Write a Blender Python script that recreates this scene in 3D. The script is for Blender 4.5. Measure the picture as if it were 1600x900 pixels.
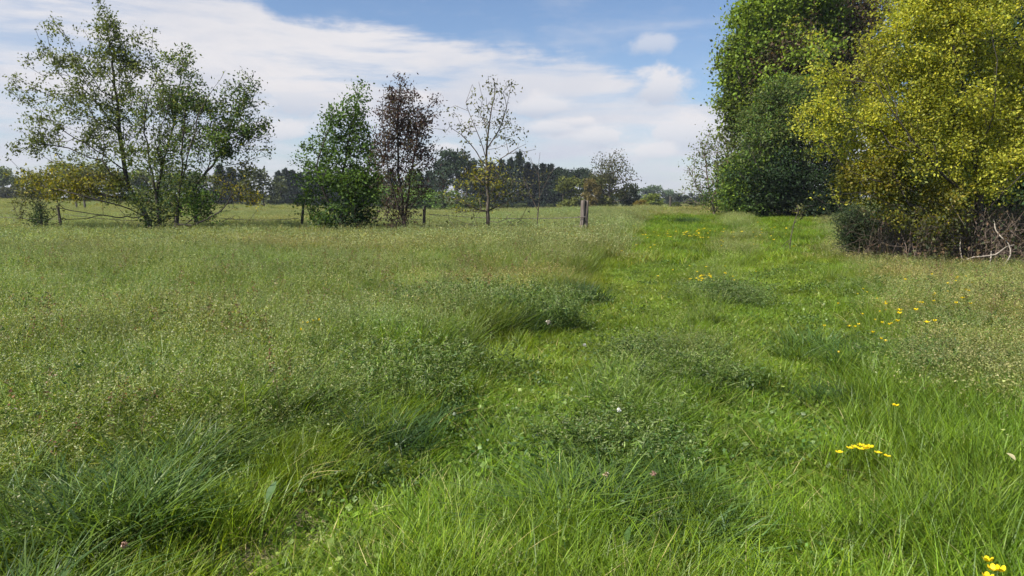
import bpy, math, random
import numpy as np
from mathutils import Vector
for o in list(bpy.data.objects): bpy.data.objects.remove(o)
S = bpy.context.scene
C = S.collection
R = math.radians
# ---------------------------------------------------------------- camera
F = 1155.0; H = 1.6; HY = 308.0
PITCH = math.atan((450-HY)/F)
cam = bpy.data.cameras.new('camera'); cam.sensor_width = 36; cam.lens = 36*F/1600
cam.clip_start = 0.05; cam.clip_end = 6000
co = bpy.data.objects.new('camera', cam); C.objects.link(co)
co.location = (0, 0, H); co.rotation_euler = (math.pi/2-PITCH, 0, 0); S.camera = co
# ---------------------------------------------------------------- sun and sky
SUN_AZ, SUN_EL = R(-120), R(50)          # azimuth from +Y, negative = left
sv = Vector((math.sin(SUN_AZ)*math.cos(SUN_EL), math.cos(SUN_AZ)*math.cos(SUN_EL), math.sin(SUN_EL)))
sl = bpy.data.lights.new('sun', 'SUN'); sl.energy = 5.0; sl.angle = R(1.0); sl.color = (1.0, 0.95, 0.86)
so = bpy.data.objects.new('sun', sl); C.objects.link(so); so.rotation_euler = sv.to_track_quat('Z', 'Y').to_euler()
S.view_settings.view_transform = 'Standard'; S.view_settings.look = 'None'
S.view_settings.exposure = 0.95; S.view_settings.gamma = 1.0
S.render.engine = 'CYCLES'
S.cycles.max_bounces = 5; S.cycles.diffuse_bounces = 3; S.cycles.glossy_bounces = 2
S.cycles.transmission_bounces = 3; S.cycles.transparent_max_bounces = 6; S.cycles.volume_bounces = 0

def pdir(px, py):
    u = (px-800)/F; v = (450-py)/F; c, s = math.cos(PITCH), math.sin(PITCH)
    d = np.array([u, c+v*s, -s+v*c]); return d/np.linalg.norm(d)
def at(px, py, Y):
    d = pdir(px, py); t = Y/d[1]; return np.array([d[0]*t, Y, H+d[2]*t])

class NT:
    def __init__(s, tree): s.t = tree; s.n = tree.nodes; s.l = tree.links
    def node(s, typ, **kw):
        n = s.n.new(typ)
        for k, v in kw.items():
            if k.startswith('i_'):
                key = k[2:]; key = int(key) if key.isdigit() else key
                s.put(n.inputs[key], v)
            else: setattr(n, k, v)
        return n
    def put(s, inp, v):
        if isinstance(v, bpy.types.NodeSocket): s.l.new(v, inp)
        else: inp.default_value = v
    def math(s, op, a, b=0.0, c=0.0, clamp=False):
        n = s.n.new('ShaderNodeMath'); n.operation = op; n.use_clamp = clamp
        s.put(n.inputs[0], a); s.put(n.inputs[1], b); s.put(n.inputs[2], c); return n.outputs[0]
    def vmath(s, op, a, b=(0, 0, 0), out=0):
        n = s.n.new('ShaderNodeVectorMath'); n.operation = op
        s.put(n.inputs[0], a)
        if op == 'SCALE': s.put(n.inputs['Scale'], b)
        else: s.put(n.inputs[1], b)
        return n.outputs[out]
    def sstep(s, x, a, b, lo=0.0, hi=1.0):
        n = s.n.new('ShaderNodeMapRange'); n.interpolation_type = 'SMOOTHSTEP'
        s.put(n.inputs[0], x); n.inputs[1].default_value = a; n.inputs[2].default_value = b
        n.inputs[3].default_value = lo; n.inputs[4].default_value = hi; return n.outputs[0]
    def mix(s, f, a, b, mode='MIX'):
        n = s.n.new('ShaderNodeMix'); n.data_type = 'RGBA'; n.blend_type = mode
        s.put(n.inputs[0], f); s.put(n.inputs[6], a); s.put(n.inputs[7], b); return n.outputs[2]
    def noise(s, vec, scale, detail=4, rough=0.55, dist=0.0):
        n = s.n.new('ShaderNodeTexNoise'); s.put(n.inputs['Vector'], vec)
        n.inputs['Scale'].default_value = scale; n.inputs['Detail'].default_value = detail
        n.inputs['Roughness'].default_value = rough; n.inputs['Distortion'].default_value = dist
        return n.outputs[0]

W = bpy.data.worlds.new('World'); S.world = W; W.use_nodes = True
w = NT(W.node_tree); w.n.clear()
sky = w.node('ShaderNodeTexSky'); sky.sky_type = 'NISHITA'; sky.sun_disc = False
sky.sun_elevation = SUN_EL; sky.sun_rotation = SUN_AZ; sky.altitude = 50; sky.air_density = 1.0; sky.dust_density = 0.6; sky.ozone_density = 1.0
tc = w.node('ShaderNodeTexCoord'); D = tc.outputs['Generated']
sep = w.node('ShaderNodeSeparateXYZ', i_0=D); dz = sep.outputs[2]
# two ways to look at the clouds: on a flat layer far overhead, and round the sky dome
den = w.math('ADD', w.math('MAXIMUM', dz, 0.0), 0.10)
flat = w.node('ShaderNodeCombineXYZ', i_0=w.math('DIVIDE', sep.outputs[0], den), i_1=w.math('DIVIDE', sep.outputs[1], den), i_2=0.0).outputs[0]
dome = w.vmath('MULTIPLY', D, (1.0, 1.0, 2.2))
n_flat = w.noise(flat, 0.9, 7, 0.6, 0.4)
n_dome = w.noise(dome, 5.0, 8, 0.62, 0.3)
n_puff = w.noise(w.vmath('MULTIPLY', D, (1.0, 1.0, 1.5)), 17.0, 6, 0.6, 0.2)
n_big = w.noise(dome, 2.2, 5, 0.5)
n_str = w.noise(w.vmath('MULTIPLY', D, (2.0, 2.0, 14.0)), 2.4, 6, 0.6, 0.2)
a1 = pdir(430, -4); a2 = pdir(1100, 136); nrm = np.cross(a1, a2); nrm /= np.linalg.norm(nrm)
if nrm[2] > 0: nrm = -nrm
side = w.vmath('DOT_PRODUCT', D, tuple(nrm), 1)
edge = w.math('ADD', side, w.math('MULTIPLY', w.math('SUBTRACT', n_dome, 0.5), 0.10))
edge = w.math('ADD', edge, w.math('MULTIPLY', w.math('SUBTRACT', n_str, 0.5), 0.07))
bank = w.sstep(edge, -0.006, 0.022)
breaks = w.sstep(w.math('ADD', w.math('MULTIPLY', n_str, 0.65), w.math('MULTIPLY', n_big, 0.35)), 0.36, 0.56, 0.30, 1.0)
bank = w.math('MULTIPLY', bank, breaks)
wisp = w.sstep(w.math('ADD', w.math('MULTIPLY', n_flat, 0.6), w.math('MULTIPLY', n_dome, 0.4)), 0.48, 0.74, 0.0, 0.75)
cov = w.math('MAXIMUM', bank, wisp)
puffshade = None; pufflit = None
for (px, py, rx, ry) in ((1015, 70, 46, 17), (1041, 130, 50, 32), (940, 214, 62, 19), (1010, 240, 55, 20), (850, 168, 50, 18), (890, 192, 36, 12), (700, 232, 50, 18), (640, 158, 45, 18), (1085, 205, 60, 36), (462, 142, 60, 42), (430, 205, 60, 22), (870, 200, 40, 14)):
    c = pdir(px, py)
    dv = w.vmath('SUBTRACT', D, tuple(c))
    dv = w.vmath('MULTIPLY', dv, (F/rx, F/rx, F/ry))
    r = w.vmath('LENGTH', dv, out=1)
    r = w.math('ADD', r, w.math('MULTIPLY', w.math('SUBTRACT', n_puff, 0.5), 2.6))
    p = w.sstep(r, 1.15, 0.45)
    cov = w.math('MAXIMUM', cov, w.math('MULTIPLY', p, 0.55 if py < 80 else 0.90))
    # lit top, greyer base
    top = w.sstep(w.node('ShaderNodeSeparateXYZ', i_0=dv).outputs[2], -0.9, 0.6)
    sh = w.math('MULTIPLY', p, w.math('SUBTRACT', 1.0, top))
    li = w.math('MULTIPLY', p, top); pufflit = li if pufflit is None else w.math('MAXIMUM', pufflit, li)
    puffshade = sh if puffshade is None else w.math('MAXIMUM', puffshade, sh)
shade = w.sstep(w.math('ADD', w.math('MULTIPLY', w.noise(dome, 4.2, 7, 0.62, 0.6), 0.75), w.math('MULTIPLY', n_str, 0.25)), 0.42, 0.62)
rim = w.sstep(side, 0.13, 0.0)
shade = w.math('MULTIPLY', shade, w.math('SUBTRACT', 1.0, w.math('MULTIPLY', rim, 0.55)))
ccol = w.mix(shade, (0.430, 0.420, 0.432, 1), (0.318, 0.335, 0.385, 1))
ccol = w.mix(w.math('MULTIPLY', puffshade, 0.62), ccol, (0.245, 0.275, 0.34, 1))
hz = w.sstep(dz, 0.20, 0.0)
ccol = w.mix(w.math('MULTIPLY', hz, 0.50), ccol, (0.305, 0.325, 0.375, 1))
ccol = w.mix(w.math('MULTIPLY', pufflit, 0.80), ccol, (0.445, 0.428, 0.432, 1))
bg1 = w.mix(1.0, sky.outputs[0], (0.050, 0.0575, 0.068, 1), 'MULTIPLY')
bg1 = w.mix(w.math('MULTIPLY', w.sstep(dz, 0.34, 0.02), 0.15), bg1, (0.28, 0.315, 0.39, 1))
col = w.mix(cov, bg1, ccol)
bg = w.node('ShaderNodeBackground', i_0=col, i_1=1.0)
wo = w.node('ShaderNodeOutputWorld'); w.l.new(bg.outputs[0], wo.inputs[0])

# ---------------------------------------------------------------- helpers
def ss(a, b, x):
    t = np.clip((np.asarray(x, float)-a)/(b-a), 0, 1); return t*t*(3-2*t)
def ground_px(px, py, z=0.0):
    d = pdir(px, py); t = (z-H)/d[2]; return d[0]*t, d[1]*t
def poly(pts):
    g = sorted([ground_px(*p)[::-1] for p in pts]); return np.array([a for a, b in g]), np.array([b for a, b in g])
LB = poly([(330, 900), (450, 815), (550, 735), (690, 625), (790, 545), (890, 475), (950, 430), (968, 385), (1005, 350), (1045, 336)])
RB = poly([(1440, 905), (1450, 800), (1400, 700), (1390, 600), (1350, 520), (1310, 450), (1290, 400), (1285, 370), (1290, 350)])
MD = poly([(800, 900), (950, 760), (1000, 680), (1060, 590), (1075, 520), (1110, 450), (1140, 415), (1155, 380), (1150, 350)])
def lb(Y): return np.interp(Y, *LB)
def rb(Y): return np.interp(Y, *RB)
def md(Y): return np.interp(Y, *MD)
def wob(x, y, s, seed=0):
    x = np.asarray(x, float)/s; y = np.asarray(y, float)/s; k = seed*1.7
    return (np.sin(x*1.3+1.7*np.sin(y*0.9+k)+k)+np.sin(y*1.1+1.3*np.sin(x*1.2-k)+2*k)+0.6*np.sin(2.3*x+2.1*y+k+np.sin(3.1*y-k)))/2.6
def hgt(x, y):
    x = np.asarray(x, float); y = np.asarray(y, float); yy = np.maximum(y, 1.0); a = x/yy
    h = 0.50*np.exp(-((x-13)/13)**2)*ss(16, 42, y)*(1-0.8*ss(60, 120, y))
    h = h+np.interp(a, [-0.72, -0.35, -0.1, 0.13, 0.3, 0.7], [0.9, -0.7, -1.6, -1.6, 0.0, 0.4])*ss(45, 170, y)
    h = h+0.05*wob(x, y, 4.0, 1)+0.02*wob(x, y, 1.3, 2)
    near = (y > 0)*(1-ss(40, 60, y))
    track = np.exp(-((x-(md(y)-0.95*(1+y*0.02)))/0.42)**2)+np.exp(-((x-(md(y)+0.95*(1+y*0.02)))/0.42)**2)
    return h-0.06*track*near
def gz(x, y): return float(hgt(x, y))

def mesh_np(name, V, T, col=None, mats=(), mi=None):
    V = np.asarray(V, np.float32); T = np.asarray(T, np.int32)
    me = bpy.data.meshes.new(name); k = T.shape[1]
    me.vertices.add(len(V)); me.vertices.foreach_set('co', V.ravel())
    me.loops.add(T.size); me.loops.foreach_set('vertex_index', T.ravel())
    me.polygons.add(len(T)); me.polygons.foreach_set('loop_start', np.arange(0, T.size, k, dtype=np.int32))
    if mi is not None: me.polygons.foreach_set('material_index', np.asarray(mi, np.int32))
    for m in mats: me.materials.append(m)
    if col is not None:
        a = me.attributes.new('Col', 'FLOAT_COLOR', 'POINT')
        c = np.ones((len(V), 4), np.float32); c[:, :3] = col; a.data.foreach_set('color', c.ravel())
    me.update(); me.validate(); return me
def link(name, me, parent=None, smooth=False):
    o = bpy.data.objects.new(name, me); C.objects.link(o); o.parent = parent
    if smooth and me: me.polygons.foreach_set('use_smooth', np.ones(len(me.polygons), bool))
    return o
def tag(o, label=None, cat=None, group=None, kind=None):
    if label: o['label'] = label
    if cat: o['category'] = cat
    if group: o['group'] = group
    if kind: o['kind'] = kind
    return o
def empty(name, loc, label, cat, group=None):
    o = bpy.data.objects.new(name, None); C.objects.link(o); o.location = loc; return tag(o, label, cat, group)

def leafmat(name, trans=0.35, rough=0.45, spec=0.35, inst=False, objcol=False, posvar=0.25, tcol=(1.25, 1.15, 0.5)):
    m = bpy.data.materials.new(name); m.use_nodes = True; t = NT(m.node_tree); t.n.clear()
    col = t.node('ShaderNodeAttribute', attribute_name='Col').outputs[0]
    if inst:
        a = t.node('ShaderNodeAttribute', attribute_name='tnt'); a.attribute_type = 'INSTANCER'
        col = t.mix(1.0, col, a.outputs[0], 'MULTIPLY')
    if objcol:
        oi = t.node('ShaderNodeObjectInfo'); col = t.mix(1.0, col, oi.outputs['Color'], 'MULTIPLY')
    pos = t.node('ShaderNodeNewGeometry').outputs['Position']
    nz = t.noise(pos, 1.1, 3, 0.6)
    v = t.sstep(nz, 0.3, 0.7, 1-posvar, 1+posvar)
    vv = t.node('ShaderNodeCombineXYZ', i_0=v, i_1=v, i_2=v).outputs[0]
    col = t.mix(1.0, col, vv, 'MULTIPLY')
    bs = t.node('ShaderNodeBsdfPrincipled', i_0=col); bs.inputs['Roughness'].default_value = rough
    bs.inputs['Specular IOR Level'].default_value = spec
    tcolr = t.mix(1.0, col, (*tcol, 1), 'MULTIPLY')
    tr = t.node('ShaderNodeBsdfTranslucent', i_0=tcolr)
    mx = t.node('ShaderNodeMixShader', i_0=trans, i_1=bs.outputs[0], i_2=tr.outputs[0])
    out = t.node('ShaderNodeOutputMaterial'); t.l.new(mx.outputs[0], out.inputs[0]); return m
def barkmat(name, c1, c2, scale=14.0, bump=0.5, stretch=0.25):
    m = bpy.data.materials.new(name); m.use_nodes = True; t = NT(m.node_tree); t.n.clear()
    pos = t.node('ShaderNodeTexCoord').outputs['Object']
    v = t.vmath('MULTIPLY', pos, (1, 1, stretch))
    n = t.noise(v, scale, 6, 0.65, 0.4)
    col = t.mix(t.sstep(n, 0.35, 0.65), (*c1, 1), (*c2, 1))
    bs = t.node('ShaderNodeBsdfPrincipled', i_0=col); bs.inputs['Roughness'].default_value = 0.85
    bs.inputs['Specular IOR Level'].default_value = 0.2
    b = t.node('ShaderNodeBump', i_Height=n, i_Strength=bump, i_Distance=0.03); t.l.new(b.outputs[0], bs.inputs['Normal'])
    out = t.node('ShaderNodeOutputMaterial'); t.l.new(bs.outputs[0], out.inputs[0]); return m

M_grass = leafmat('grass_blades', 0.42, 0.45, 0.32, inst=True, posvar=0.18)
M_leaf = leafmat('tree_leaves', 0.42, 0.6, 0.2)
M_fresh = leafmat('fresh_leaves', 0.58, 0.5, 0.3, tcol=(1.15, 1.1, 0.6))
M_far = leafmat('far_leaves', 0.25, 0.7, 0.15, objcol=True, posvar=0.1)
M_petal = leafmat('petals', 0.3, 0.3, 0.5, posvar=0.02, tcol=(1.1, 1.0, 0.6))
M_bark = barkmat('bark_brown', (0.055, 0.043, 0.032), (0.12, 0.10, 0.08))
M_barkd = barkmat('bark_dark', (0.03, 0.025, 0.022), (0.07, 0.06, 0.05))
M_twig = barkmat('dead_twigs', (0.11, 0.08, 0.06), (0.20, 0.155, 0.125))
M_paletwig = barkmat('pale_stems', (0.20, 0.17, 0.135), (0.34, 0.30, 0.25))
M_wood = barkmat('weathered_wood', (0.075, 0.060, 0.050), (0.19, 0.16, 0.14), 22, 0.8, 0.08)
M_woodd = barkmat('dark_wood', (0.045, 0.038, 0.032), (0.11, 0.095, 0.08), 22, 0.8, 0.08)

# ---------------------------------------------------------------- ground
def soilmat():
    m = bpy.data.materials.new('meadow_soil'); m.use_nodes = True; t = NT(m.node_tree); t.n.clear()
    pos = t.node('ShaderNodeNewGeometry').outputs['Position']
    n1 = t.noise(pos, 0.35, 5, 0.6); n2 = t.noise(pos, 9.0, 6, 0.7); n3 = t.noise(pos, 60.0, 4, 0.7)
    g = t.mix(t.sstep(n2, 0.3, 0.7), (0.035, 0.050, 0.014, 1), (0.085, 0.105, 0.030, 1))
    g = t.mix(t.sstep(n1, 0.4, 0.65), g, (0.115, 0.125, 0.045, 1))
    b = t.node('ShaderNodeAttribute', attribute_name='Col').outputs[0]
    bf = t.node('ShaderNodeSeparateColor', i_0=b).outputs[0]
    soil = t.mix(t.sstep(n3, 0.35, 0.65), (0.20, 0.15, 0.09, 1), (0.58, 0.49, 0.31, 1))
    col = t.mix(t.math('MULTIPLY', bf, 1.0), g, soil)
    bs = t.node('ShaderNodeBsdfPrincipled', i_0=col); bs.inputs['Roughness'].default_value = 0.95
    bs.inputs['Specular IOR Level'].default_value = 0.1
    h = t.math('ADD', t.math('MULTIPLY', n2, 0.7), t.math('MULTIPLY', n3, 0.3))
    bp = t.node('ShaderNodeBump', i_Height=h, i_Strength=0.8, i_Distance=0.05); t.l.new(bp.outputs[0], bs.inputs['Normal'])
    out = t.node('ShaderNodeOutputMaterial'); t.l.new(bs.outputs[0], out.inputs[0]); return m
BARE = [(ground_px(*p), r*0.92) for p, r in (((462, 832), 0.17), ((385, 872), 0.15), ((370, 899), 0.15), ((500, 800), 0.13), ((515, 830), 0.11), ((700, 690), 0.10), ((1140, 768), 0.10), ((1250, 770), 0.12), ((345, 905), 0.12))]
def bareness(x, y):
    b = np.zeros(np.shape(x))
    for (c, r) in BARE: b = np.maximum(b, np.exp(-(((x-c[0])/(r*1.3))**2+((y-c[1])/r)**2)))
    return b
def axis(lim, near, step):
    a = [0.0]; s = step
    while a[-1] < lim:
        if a[-1] > near: s *= 1.09
        a.append(a[-1]+s)
    return np.array(a)
ya = np.concatenate([-axis(3000, 6, 0.3)[::-1][:-1], axis(3000, 14, 0.12)])
xp = axis(3000, 8, 0.15); xa = np.concatenate([-xp[::-1][:-1], xp])
X, Y = np.meshgrid(xa, ya); Z = hgt(X, Y); Z = np.where(Y < 0, 0.05*wob(X, Y, 4.0, 1), Z)
V = np.stack([X.ravel(), Y.ravel(), Z.ravel()], 1); nx, ny = len(xa), len(ya)
i, j = np.meshgrid(np.arange(nx-1), np.arange(ny-1)); q = (j*nx+i).ravel()
cc = np.zeros((len(V), 3)); cc[:, 0] = bareness(V[:, 0], V[:, 1])
me = mesh_np('ground', V, np.stack([q, q+1, q+nx+1, q+nx], 1), cc, [soilmat()])
tag(link('ground', me, smooth=True), 'grassy meadow ground', None, None, 'structure')

# ---------------------------------------------------------------- grass pieces
def blades(rng, n, rad, h0, h1, w0, w1, lean=0.25, curl=0.35, segs=3, pal=None, base=None, droop=0.0, colvar=0.18):
    """n bent, tapering blades in a disc; returns verts, triangles, colours"""
    if base is None:
        r = rad*np.sqrt(rng.random(n)); a = rng.random(n)*6.283
        bx, by = r*np.cos(a), r*np.sin(a)
    else: bx, by = base
    h = h0+(h1-h0)*rng.random(n)**0.8; wd = w0+(w1-w0)*rng.random(n)
    az = rng.random(n)*6.283; ln = lean*rng.random(n)*2; cu = curl*(0.3+rng.random(n)*1.2)
    fa = az+math.pi/2+rng.normal(0, 0.7, n)
    ts = np.linspace(0, 1, segs+1); V = np.zeros((n, 2*segs+1, 3)); k = 0
    for s, t in enumerate(ts):
        hor = h*(ln*t+cu*t*t); ver = h*(t-(0.25*cu+droop)*t*t*t)
        cx = bx+hor*np.cos(az); cy = by+hor*np.sin(az)
        if s < segs:
            ww = wd*0.5*(1-0.75*t**1.6)
            V[:, k, 0] = cx-ww*np.cos(fa); V[:, k, 1] = cy-ww*np.sin(fa); V[:, k, 2] = ver
            V[:, k+1, 0] = cx+ww*np.cos(fa); V[:, k+1, 1] = cy+ww*np.sin(fa); V[:, k+1, 2] = ver; k += 2
        else: V[:, k, 0] = cx; V[:, k, 1] = cy; V[:, k, 2] = ver
    tl = []
    for s in range(segs-1):
        a = 2*s; tl += [(a, a+1, a+3), (a, a+3, a+2)]
    a = 2*(segs-1); tl.append((a, a+1, a+2))
    T = (np.arange(n)[:, None, None]*(2*segs+1)+np.array(tl)[None]).reshape(-1, 3)
    pal = np.array(pal); ci = rng.integers(0, len(pal), n); cb = pal[ci]*(1+rng.normal(0, colvar, n))[:, None]
    col = np.repeat(np.clip(cb, 0.004, 1)[:, None, :], 2*segs+1, 1).reshape(-1, 3)
    V = V.reshape(-1, 3); V[:, 2] -= 0.02
    tips = np.stack([V.reshape(n, -1, 3)[:, -1, j] for j in range(3)], 1)
    return V, T, col, tips
def leaves(rng, P, size, pal, var=0.18, aspect=0.55, droop=0.0, colidx=None, flat=0.0):
    """one folded diamond leaf at each point"""
    n = len(P); d = rng.normal(0, 1, (n, 3)); d[:, 2] -= droop; d /= np.linalg.norm(d, axis=1)[:, None]
    s = rng.normal(0, 1, (n, 3)); s[:, 2] *= (1-flat); s -= d*np.sum(s*d, 1)[:, None]; s /= np.linalg.norm(s, axis=1)[:, None]
    L = size*(0.6+0.8*rng.random(n))[:, None]; N = np.cross(d, s)
    c = P+d*L*0.45+N*L*0.08
    V = np.stack([P, c+s*L*aspect*0.5, P+d*L, c-s*L*aspect*0.5], 1).reshape(-1, 3)
    b = np.arange(n)[:, None]*4
    T = np.concatenate([b+np.array([[0, 1, 2]]), b+np.array([[0, 2, 3]])], 0)
    pal = np.array(pal); ci = rng.integers(0, len(pal), n) if colidx is None else colidx
    cb = np.clip(pal[ci]*(1+rng.normal(0, var, n))[:, None], 0.003, 1)
    return V, T, np.repeat(cb[:, None, :], 4, 1).reshape(-1, 3)
def join(parts):
    V, T, K, o = [], [], [], 0
    for p in parts: V.append(p[0]); T.append(p[1]+o); K.append(p[2]); o += len(p[0])
    return np.concatenate(V), np.concatenate(T), np.concatenate(K)

G_fresh = [(0.118, 0.200, 0.013), (0.148, 0.235, 0.014), (0.095, 0.170, 0.015), (0.175, 0.245, 0.020), (0.074, 0.138, 0.014)]
G_mid = [(0.135, 0.205, 0.036), (0.112, 0.180, 0.034), (0.178, 0.240, 0.060), (0.086, 0.144, 0.030)]
G_blue = [(0.055, 0.110, 0.028), (0.075, 0.140, 0.038), (0.045, 0.090, 0.024), (0.095, 0.160, 0.048)]
G_dry = [(0.225, 0.225, 0.060), (0.165, 0.190, 0.042), (0.265, 0.245, 0.085), (0.125, 0.165, 0.030)]
G_head = [(0.240, 0.285, 0.125), (0.195, 0.245, 0.095), (0.275, 0.285, 0.145), (0.160, 0.220, 0.080)]
G_dark = [(0.036, 0.075, 0.020), (0.050, 0.095, 0.026), (0.028, 0.060, 0.016)]
STRAW = [(0.50, 0.44, 0.25), (0.38, 0.33, 0.16), (0.25, 0.25, 0.10)]
PROT = {}
def proto(kind, parts):
    V, T, K = join(parts); me = mesh_np('grass_'+kind, V, T, K, [M_grass])
    PROT.setdefault(kind, []).append(bpy.data.objects.new('grass_'+kind, me))
def panicles(rng, tips, n_each, spread, size, pal):
    k = len(tips); P = np.repeat(tips, n_each, 0); u = rng.random(len(P))
    P = P+np.stack([rng.normal(0, 1, len(P))*spread*0.35*(1-u*0.6), rng.normal(0, 1, len(P))*spread*0.35*(1-u*0.6), -u*spread*1.6], 1)
    return leaves(rng, P, size, pal, 0.2, 0.5)
for v in range(4):
    g = np.random.default_rng(10+v)
    proto('short', [blades(g, 400, 0.30, 0.035, 0.13, 0.004, 0.008, 0.6, 0.7, 3, G_fresh+G_mid[:1])[:3],
                    blades(g, 26, 0.30, 0.06, 0.15, 0.003, 0.006, 0.9, 0.8, 3, STRAW+G_dry)[:3],
                    leaves(g, np.stack([g.normal(0, .13, 60), g.normal(0, .13, 60), g.random(60)*0.04+0.02], 1), 0.030, G_mid, 0.2, 0.9)])
    proto('mid', [blades(g, 320, 0.26, 0.13, 0.33, 0.004, 0.0085, 0.28, 0.42, 4, G_fresh+G_mid[:1])[:3],
                  blades(g, 34, 0.26, 0.08, 0.26, 0.003, 0.006, 0.8, 0.8, 4, STRAW+G_dry)[:3]])
    b = blades(g, 300, 0.30, 0.26, 0.54, 0.004, 0.009, 0.32, 0.55, 5, G_mid+G_fresh[:2]+G_blue[:1])
    st = blades(g, 40, 0.30, 0.40, 0.62, 0.002, 0.003, 0.22, 0.2, 4, G_head[:2]+G_dry[:1])
    P = np.stack([g.normal(0, .17, 150), g.normal(0, .17, 150), g.random(150)**.6*0.42], 1)
    proto('tall', [b[:3], st[:3], panicles(g, st[3][:26], 11, 0.065, 0.015, G_head), leaves(g, P, 0.055, G_mid+G_head[1:2], 0.2, 0.17)])
    proto('leafy', [blades(g, 360, 0.30, 0.22, 0.50, 0.005, 0.010, 0.34, 0.62, 5, G_mid+G_fresh[:2]+G_head[1:2], droop=0.05)[:3],
                    blades(g, 40, 0.30, 0.35, 0.58, 0.003, 0.006, 0.4, 0.8, 5, G_head+G_dry[:1], droop=0.1)[:3]])
    b = blades(g, 270, 0.32, 0.22, 0.50, 0.004, 0.008, 0.3, 0.5, 5, G_dry+G_mid[:2])
    st = blades(g, 46, 0.32, 0.34, 0.58, 0.002, 0.003, 0.25, 0.2, 4, G_dry[:3])
    proto('dry', [b[:3], st[:3], panicles(g, st[3], 8, 0.06, 0.019, [(0.28, 0.29, 0.10), (0.25, 0.25, 0.09), (0.33, 0.29, 0.13)])])
    proto('tussock', [blades(g, 160, 0.17, 0.34, 0.68, 0.007, 0.014, 0.22, 0.48, 7, G_blue+G_mid[:2], droop=0.16)[:3],
                      blades(g, 60, 0.20, 0.25, 0.5, 0.007, 0.013, 0.3, 0.4, 5, G_fresh[:3])[:3]])
    # leafy weeds: upright stems with small leaves up their length
    ns = 46; bx, by = g.normal(0, .13, ns), g.normal(0, .13, ns)
    st = blades(g, ns, 0.2, 0.25, 0.55, 0.002, 0.004, 0.4, 0.3, 4, G_mid, base=(bx, by))
    tip = st[3]; base = np.stack([bx, by, np.zeros(ns)], 1); u = g.random((ns, 24, 1))**0.7
    P = (base[:, None]*(1-u)+tip[:, None]*u).reshape(-1, 3)+g.normal(0, 0.014, (ns*24, 3))
    proto('weed', [st[:3], leaves(g, P, 0.045, G_blue[:2]+G_mid+[(0.13, 0.18, 0.05)], 0.25, 0.26, 0.3), leaves(g, np.repeat(tip, 6, 0)+g.normal(0, .014, (ns*6, 3)), 0.017, G_head, 0.2, 0.5)])
    proto('dark', [blades(g, 220, 0.26, 0.25, 0.55, 0.007, 0.012, 0.28, 0.45, 5, G_dark+G_blue[:1], droop=0.06)[:3]])
    st = blades(g, 3, 0.10, 0.62, 0.86, 0.003, 0.004, 0.10, 0.12, 4, [(0.13, 0.13, 0.05), (0.15, 0.11, 0.06)])
    u = g.random((3, 30, 1))**1.6*0.34; b0 = st[0].reshape(3, -1, 3)[:, 0:1, :]
    P = (st[3][:, None]*(1-u)+b0*u).reshape(-1, 3)+g.normal(0, .012, (90, 3))
    proto('sorrel', [st[:3], leaves(g, P, 0.018, [(0.20, 0.10, 0.06), (0.15, 0.13, 0.06), (0.26, 0.20, 0.10), (0.09, 0.08, 0.035)], 0.2, 0.6)])
    proto('clover', [blades(g, 60, 0.2, 0.05, 0.16, 0.002, 0.003, 0.4, 0.2, 3, G_mid)[:3],
                     leaves(g, np.stack([g.normal(0, .12, 260), g.normal(0, .12, 260), g.random(260)*0.13+0.02], 1), 0.025, G_mid[:2]+G_mid[3:]+G_blue, 0.2, 0.95)])
    proto('straw', [blades(g, 90, 0.14, 0.015, 0.05, 0.003, 0.005, 1.8, 0.8, 3, STRAW+STRAW+G_fresh[:1])[:3]])
    # coarser pieces for farther off
    b = blades(g, 420, 0.75, 0.25, 0.50, 0.009, 0.016, 0.3, 0.45, 3, G_mid+G_dry[:2]+G_fresh[:1])
    st = blades(g, 90, 0.75, 0.42, 0.64, 0.005, 0.007, 0.22, 0.2, 3, G_head[:2]+G_dry[:1])
    proto('fartall', [b[:3], st[:3], panicles(g, st[3], 9, 0.10, 0.032, G_head+G_head[:2]+G_dry[:1])])
    proto('farshort', [blades(g, 520, 0.75, 0.08, 0.22, 0.010, 0.018, 0.6, 0.6, 3, G_fresh+G_fresh+G_dry[:1])])
    b = blades(g, 380, 0.75, 0.22, 0.45, 0.009, 0.016, 0.3, 0.45, 3, G_dry+G_mid[:2])
    proto('fardry', [b[:3], panicles(g, b[3][:110], 7, 0.10, 0.030, [(0.30, 0.27, 0.16), (0.25, 0.23, 0.12)])])

SC = {}
rs = np.random.default_rng(5)
def put(kind, x, y, scale, tint, zs=None, tilt=0.10):
    SC.setdefault(kind, []).append((x, y, scale, scale if zs is None else zs, tint, tilt))
def band(y0, y1, sp, side=0.80, pad=1.6):
    ys = np.arange(y0, y1, sp); out = []
    for yy in ys:
        xm = side*yy+pad; xs = np.arange(-xm, xm, sp)
        out.append(np.stack([xs+rs.uniform(-.55, .55, len(xs))*sp, np.full(len(xs), yy)+rs.uniform(-.55, .55, len(xs))*sp], 1))
    return np.concatenate(out)
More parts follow.
